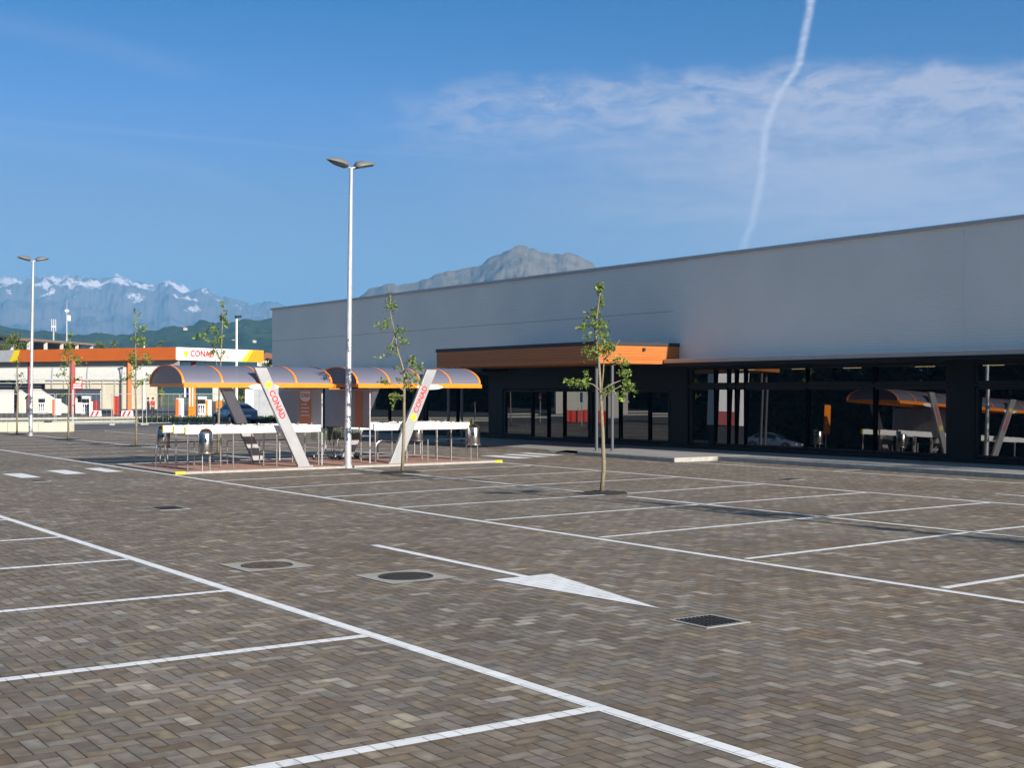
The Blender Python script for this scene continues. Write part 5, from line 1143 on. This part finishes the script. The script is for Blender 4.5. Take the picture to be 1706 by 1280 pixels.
azn = MN(nt, 'DIVIDE', MN(nt, 'SUBTRACT', az, AZ0), AZ1-AZ0); eln = MN(nt, 'DIVIDE', MN(nt, 'SUBTRACT', el, E0), E1-E0)
def ae(px, py):
    d = bearing(px, py); return ((math.atan2(d.x, d.y)-AZ0)/(AZ1-AZ0), (math.atan2(d.z, math.hypot(d.x, d.y))-E0)/(E1-E0))
def curve(fac, pts):
    c = n.new('ShaderNodeFloatCurve'); cv = c.mapping.curves[0]; pts = sorted(pts)
    cv.points[0].location = pts[0]; cv.points[1].location = pts[-1]
    for p in pts[1:-1]: cv.points.new(*p)
    c.mapping.update(); l.new(fac, c.inputs['Value']); return c.outputs[0]
def smooth(v, a, b_, lo=0, hi=1):
    m_ = n.new('ShaderNodeMapRange'); m_.interpolation_type = 'SMOOTHSTEP'; m_.inputs['From Min'].default_value = a; m_.inputs['From Max'].default_value = b_; m_.inputs['To Min'].default_value = lo; m_.inputs['To Max'].default_value = hi; l.new(v, m_.inputs['Value']); return m_.outputs[0]
def noise(sc_, scale, det, rough_=.55, dist=0, loc=(0, 0, 0)):
    cm = n.new('ShaderNodeCombineXYZ'); l.new(MN(nt, 'ADD', MN(nt, 'MULTIPLY', azn, sc_[0]), loc[0]), cm.inputs[0]); l.new(MN(nt, 'ADD', MN(nt, 'MULTIPLY', eln, sc_[1]), loc[1]), cm.inputs[1])
    q = n.new('ShaderNodeTexNoise'); q.inputs['Scale'].default_value = scale; q.inputs['Detail'].default_value = det; q.inputs['Roughness'].default_value = rough_; q.inputs['Distortion'].default_value = dist; l.new(cm.outputs[0], q.inputs['Vector']); return q.outputs['Fac']
# cirrus sheet with a crisp upper edge
top = curve(azn, [ae(0, 330), ae(420, 210), ae(560, 158), ae(650, 141), ae(720, 130), ae(800, 121), ae(900, 113), ae(1050, 106), ae(1150, 106), ae(1230, 102), ae(1320, 92), ae(1450, 87), ae(1600, 88), ae(1706, 93), ae(1900, 105)])
n_edge = noise((30, 12), 1.0, 5)
dlt = MN(nt, 'SUBTRACT', MN(nt, 'ADD', top, MN(nt, 'MULTIPLY', MN(nt, 'SUBTRACT', n_edge, .5), .05)), eln)
under = smooth(dlt, -.004, .07)
left_ = smooth(azn, ae(560, 200)[0], ae(1400, 200)[0])
left2 = smooth(azn, ae(560, 200)[0], ae(800, 200)[0])
streak = noise((5, 17), 1.0, 10, .6, .9)
puff = noise((26, 30), 1.0, 10, .7, .6, (3, 1))
base_ = MN(nt, 'ADD', MN(nt, 'MULTIPLY', smooth(streak, .36, .66), .55), MN(nt, 'MULTIPLY', smooth(puff, .38, .68), .38))
rim = MN(nt, 'MULTIPLY', MN(nt, 'MULTIPLY', smooth(dlt, -.004, .045), smooth(dlt, .05, .22, 1, 0)), left2)
dens_r = MN(nt, 'MULTIPLY', left_, MN(nt, 'MULTIPLY', under, MN(nt, 'ADD', .30, MN(nt, 'MULTIPLY', base_, .66))))
heavy = MN(nt, 'MULTIPLY', smooth(azn, ae(880, 0)[0], ae(1500, 0)[0]), MN(nt, 'MULTIPLY', smooth(dlt, .05, .32), .5))
cl_ = MN(nt, 'ADD', MN(nt, 'ADD', dens_r, MN(nt, 'MULTIPLY', rim, MN(nt, 'MULTIPLY', smooth(puff, .3, .68), .62))), heavy)
gap = MN(nt, 'MULTIPLY', smooth(azn, ae(1000, 0)[0], ae(1500, 0)[0], 1, 0), smooth(eln, ae(900, 300)[1], ae(900, 440)[1], 0, 1))
low = smooth(eln, ae(900, 440)[1], ae(900, 330)[1], .5, 1)
cl_ = MN(nt, 'MULTIPLY', cl_, low, clamp=True)
# contrails
cx = curve(eln, [ae(1352, -60)[::-1], ae(1351, 0)[::-1], ae(1344, 40)[::-1], ae(1336, 80)[::-1], ae(1331, 105)[::-1], ae(1315, 132)[::-1], ae(1299, 155)[::-1], ae(1289, 178)[::-1], ae(1280, 200)[::-1], ae(1274, 225)[::-1], ae(1271, 270)[::-1], ae(1266, 310)[::-1], ae(1258, 345)[::-1], ae(1252, 375)[::-1], ae(1243, 395)[::-1], ae(1238, 420)[::-1]])
wob = noise((60, 60), 1.0, 4)
dd = MN(nt, 'ABSOLUTE', MN(nt, 'SUBTRACT', azn, MN(nt, 'ADD', cx, MN(nt, 'MULTIPLY', MN(nt, 'SUBTRACT', wob, .5), .0045))))
trail = MN(nt, 'MULTIPLY', smooth(dd, .0, .0056, 1, 0), MN(nt, 'ADD', .5, MN(nt, 'MULTIPLY', smooth(noise((40, 90), 1.0, 6, .7, .6, (9, 2)), .3, .7), .42)))
cy2 = curve(azn, [ae(-100, 192), ae(0, 200), ae(250, 222), ae(420, 237), ae(560, 250), ae(700, 257), ae(830, 266), ae(900, 270)])
d2 = MN(nt, 'ABSOLUTE', MN(nt, 'SUBTRACT', eln, cy2)); w2 = smooth(azn, ae(0, 0)[0], ae(600, 0)[0], .010, .004)
t2 = MN(nt, 'MULTIPLY', MN(nt, 'SUBTRACT', 1, MN(nt, 'DIVIDE', d2, w2), clamp=True), smooth(azn, ae(780, 0)[0], ae(850, 0)[0], .15, 0))
cy3 = curve(azn, [ae(-100, 215), ae(0, 228), ae(200, 262), ae(350, 292), ae(550, 385), ae(600, 400)])
t3 = MN(nt, 'MULTIPLY', smooth(MN(nt, 'ABSOLUTE', MN(nt, 'SUBTRACT', eln, cy3)), 0, .035, 1, 0), smooth(azn, ae(300, 0)[0], ae(560, 0)[0], .10, 0))
cy4 = curve(azn, [ae(-100, 20), ae(0, 38), ae(150, 70), ae(280, 108), ae(400, 135), ae(450, 150)])
t4 = MN(nt, 'MULTIPLY', smooth(MN(nt, 'ABSOLUTE', MN(nt, 'SUBTRACT', eln, cy4)), 0, .04, 1, 0), smooth(azn, ae(250, 0)[0], ae(420, 0)[0], .10, 0))
# sky colour grade; overhead sky boosted to add light on the shaded wall
gr = n.new('ShaderNodeVectorMath'); gr.operation = 'MULTIPLY'; l.new(sk.outputs[0], gr.inputs[0]); l.new(ramp(nt, MN(nt, 'DIVIDE', el, math.radians(90)), [(0, (.62, .57, .68)), (.089, (.58, .59, .76)), (.133, (.42, .62, .98)), (.189, (.155, .51, .88)), (.222, (.14, .47, .80)), (.36, (1.05, 1.15, 1.15)), (1, (2.0, 1.75, 1.45))]), gr.inputs[1])
def over(A_, fac, col, name=None):
    mx = n.new('ShaderNodeMix'); mx.data_type = 'RGBA'; l.new(fac, mx.inputs['Factor']); l.new(A_, mx.inputs['A']); mx.inputs['B'].default_value = (*col, 1); return mx.outputs['Result']
c_ = over(gr.outputs[0], MN(nt, 'MULTIPLY', cl_, .85, clamp=True), (5.2, 5.2, 6.3))
for q in (t2, t3, t4): c_ = over(c_, q, (4.4, 5.2, 7.0))
c_ = over(c_, trail, (6.2, 6.5, 7.8))
l.new(c_, bg.inputs['Color'])

# ------------------------------------------------------------ camera and render settings
cd = bpy.data.cameras.new('camera'); co_ = bpy.data.objects.new('camera', cd); C.objects.link(co_)
cd.sensor_fit = 'HORIZONTAL'; cd.sensor_width = 36; cd.lens = 36*FPX/1706; cd.clip_start = .1; cd.clip_end = 30000
Rm = Matrix((cR, cU, -cF)).transposed().to_4x4(); Rm.translation = (0, 0, CAMH); co_.matrix_world = Rm
S.camera = co_
S.view_settings.view_transform = 'Standard'; S.view_settings.look = 'None'; S.view_settings.exposure = .95; S.view_settings.gamma = 1
S.cycles.max_bounces = 8; S.cycles.transparent_max_bounces = 24; S.cycles.volume_bounces = 0; S.cycles.use_denoising = True
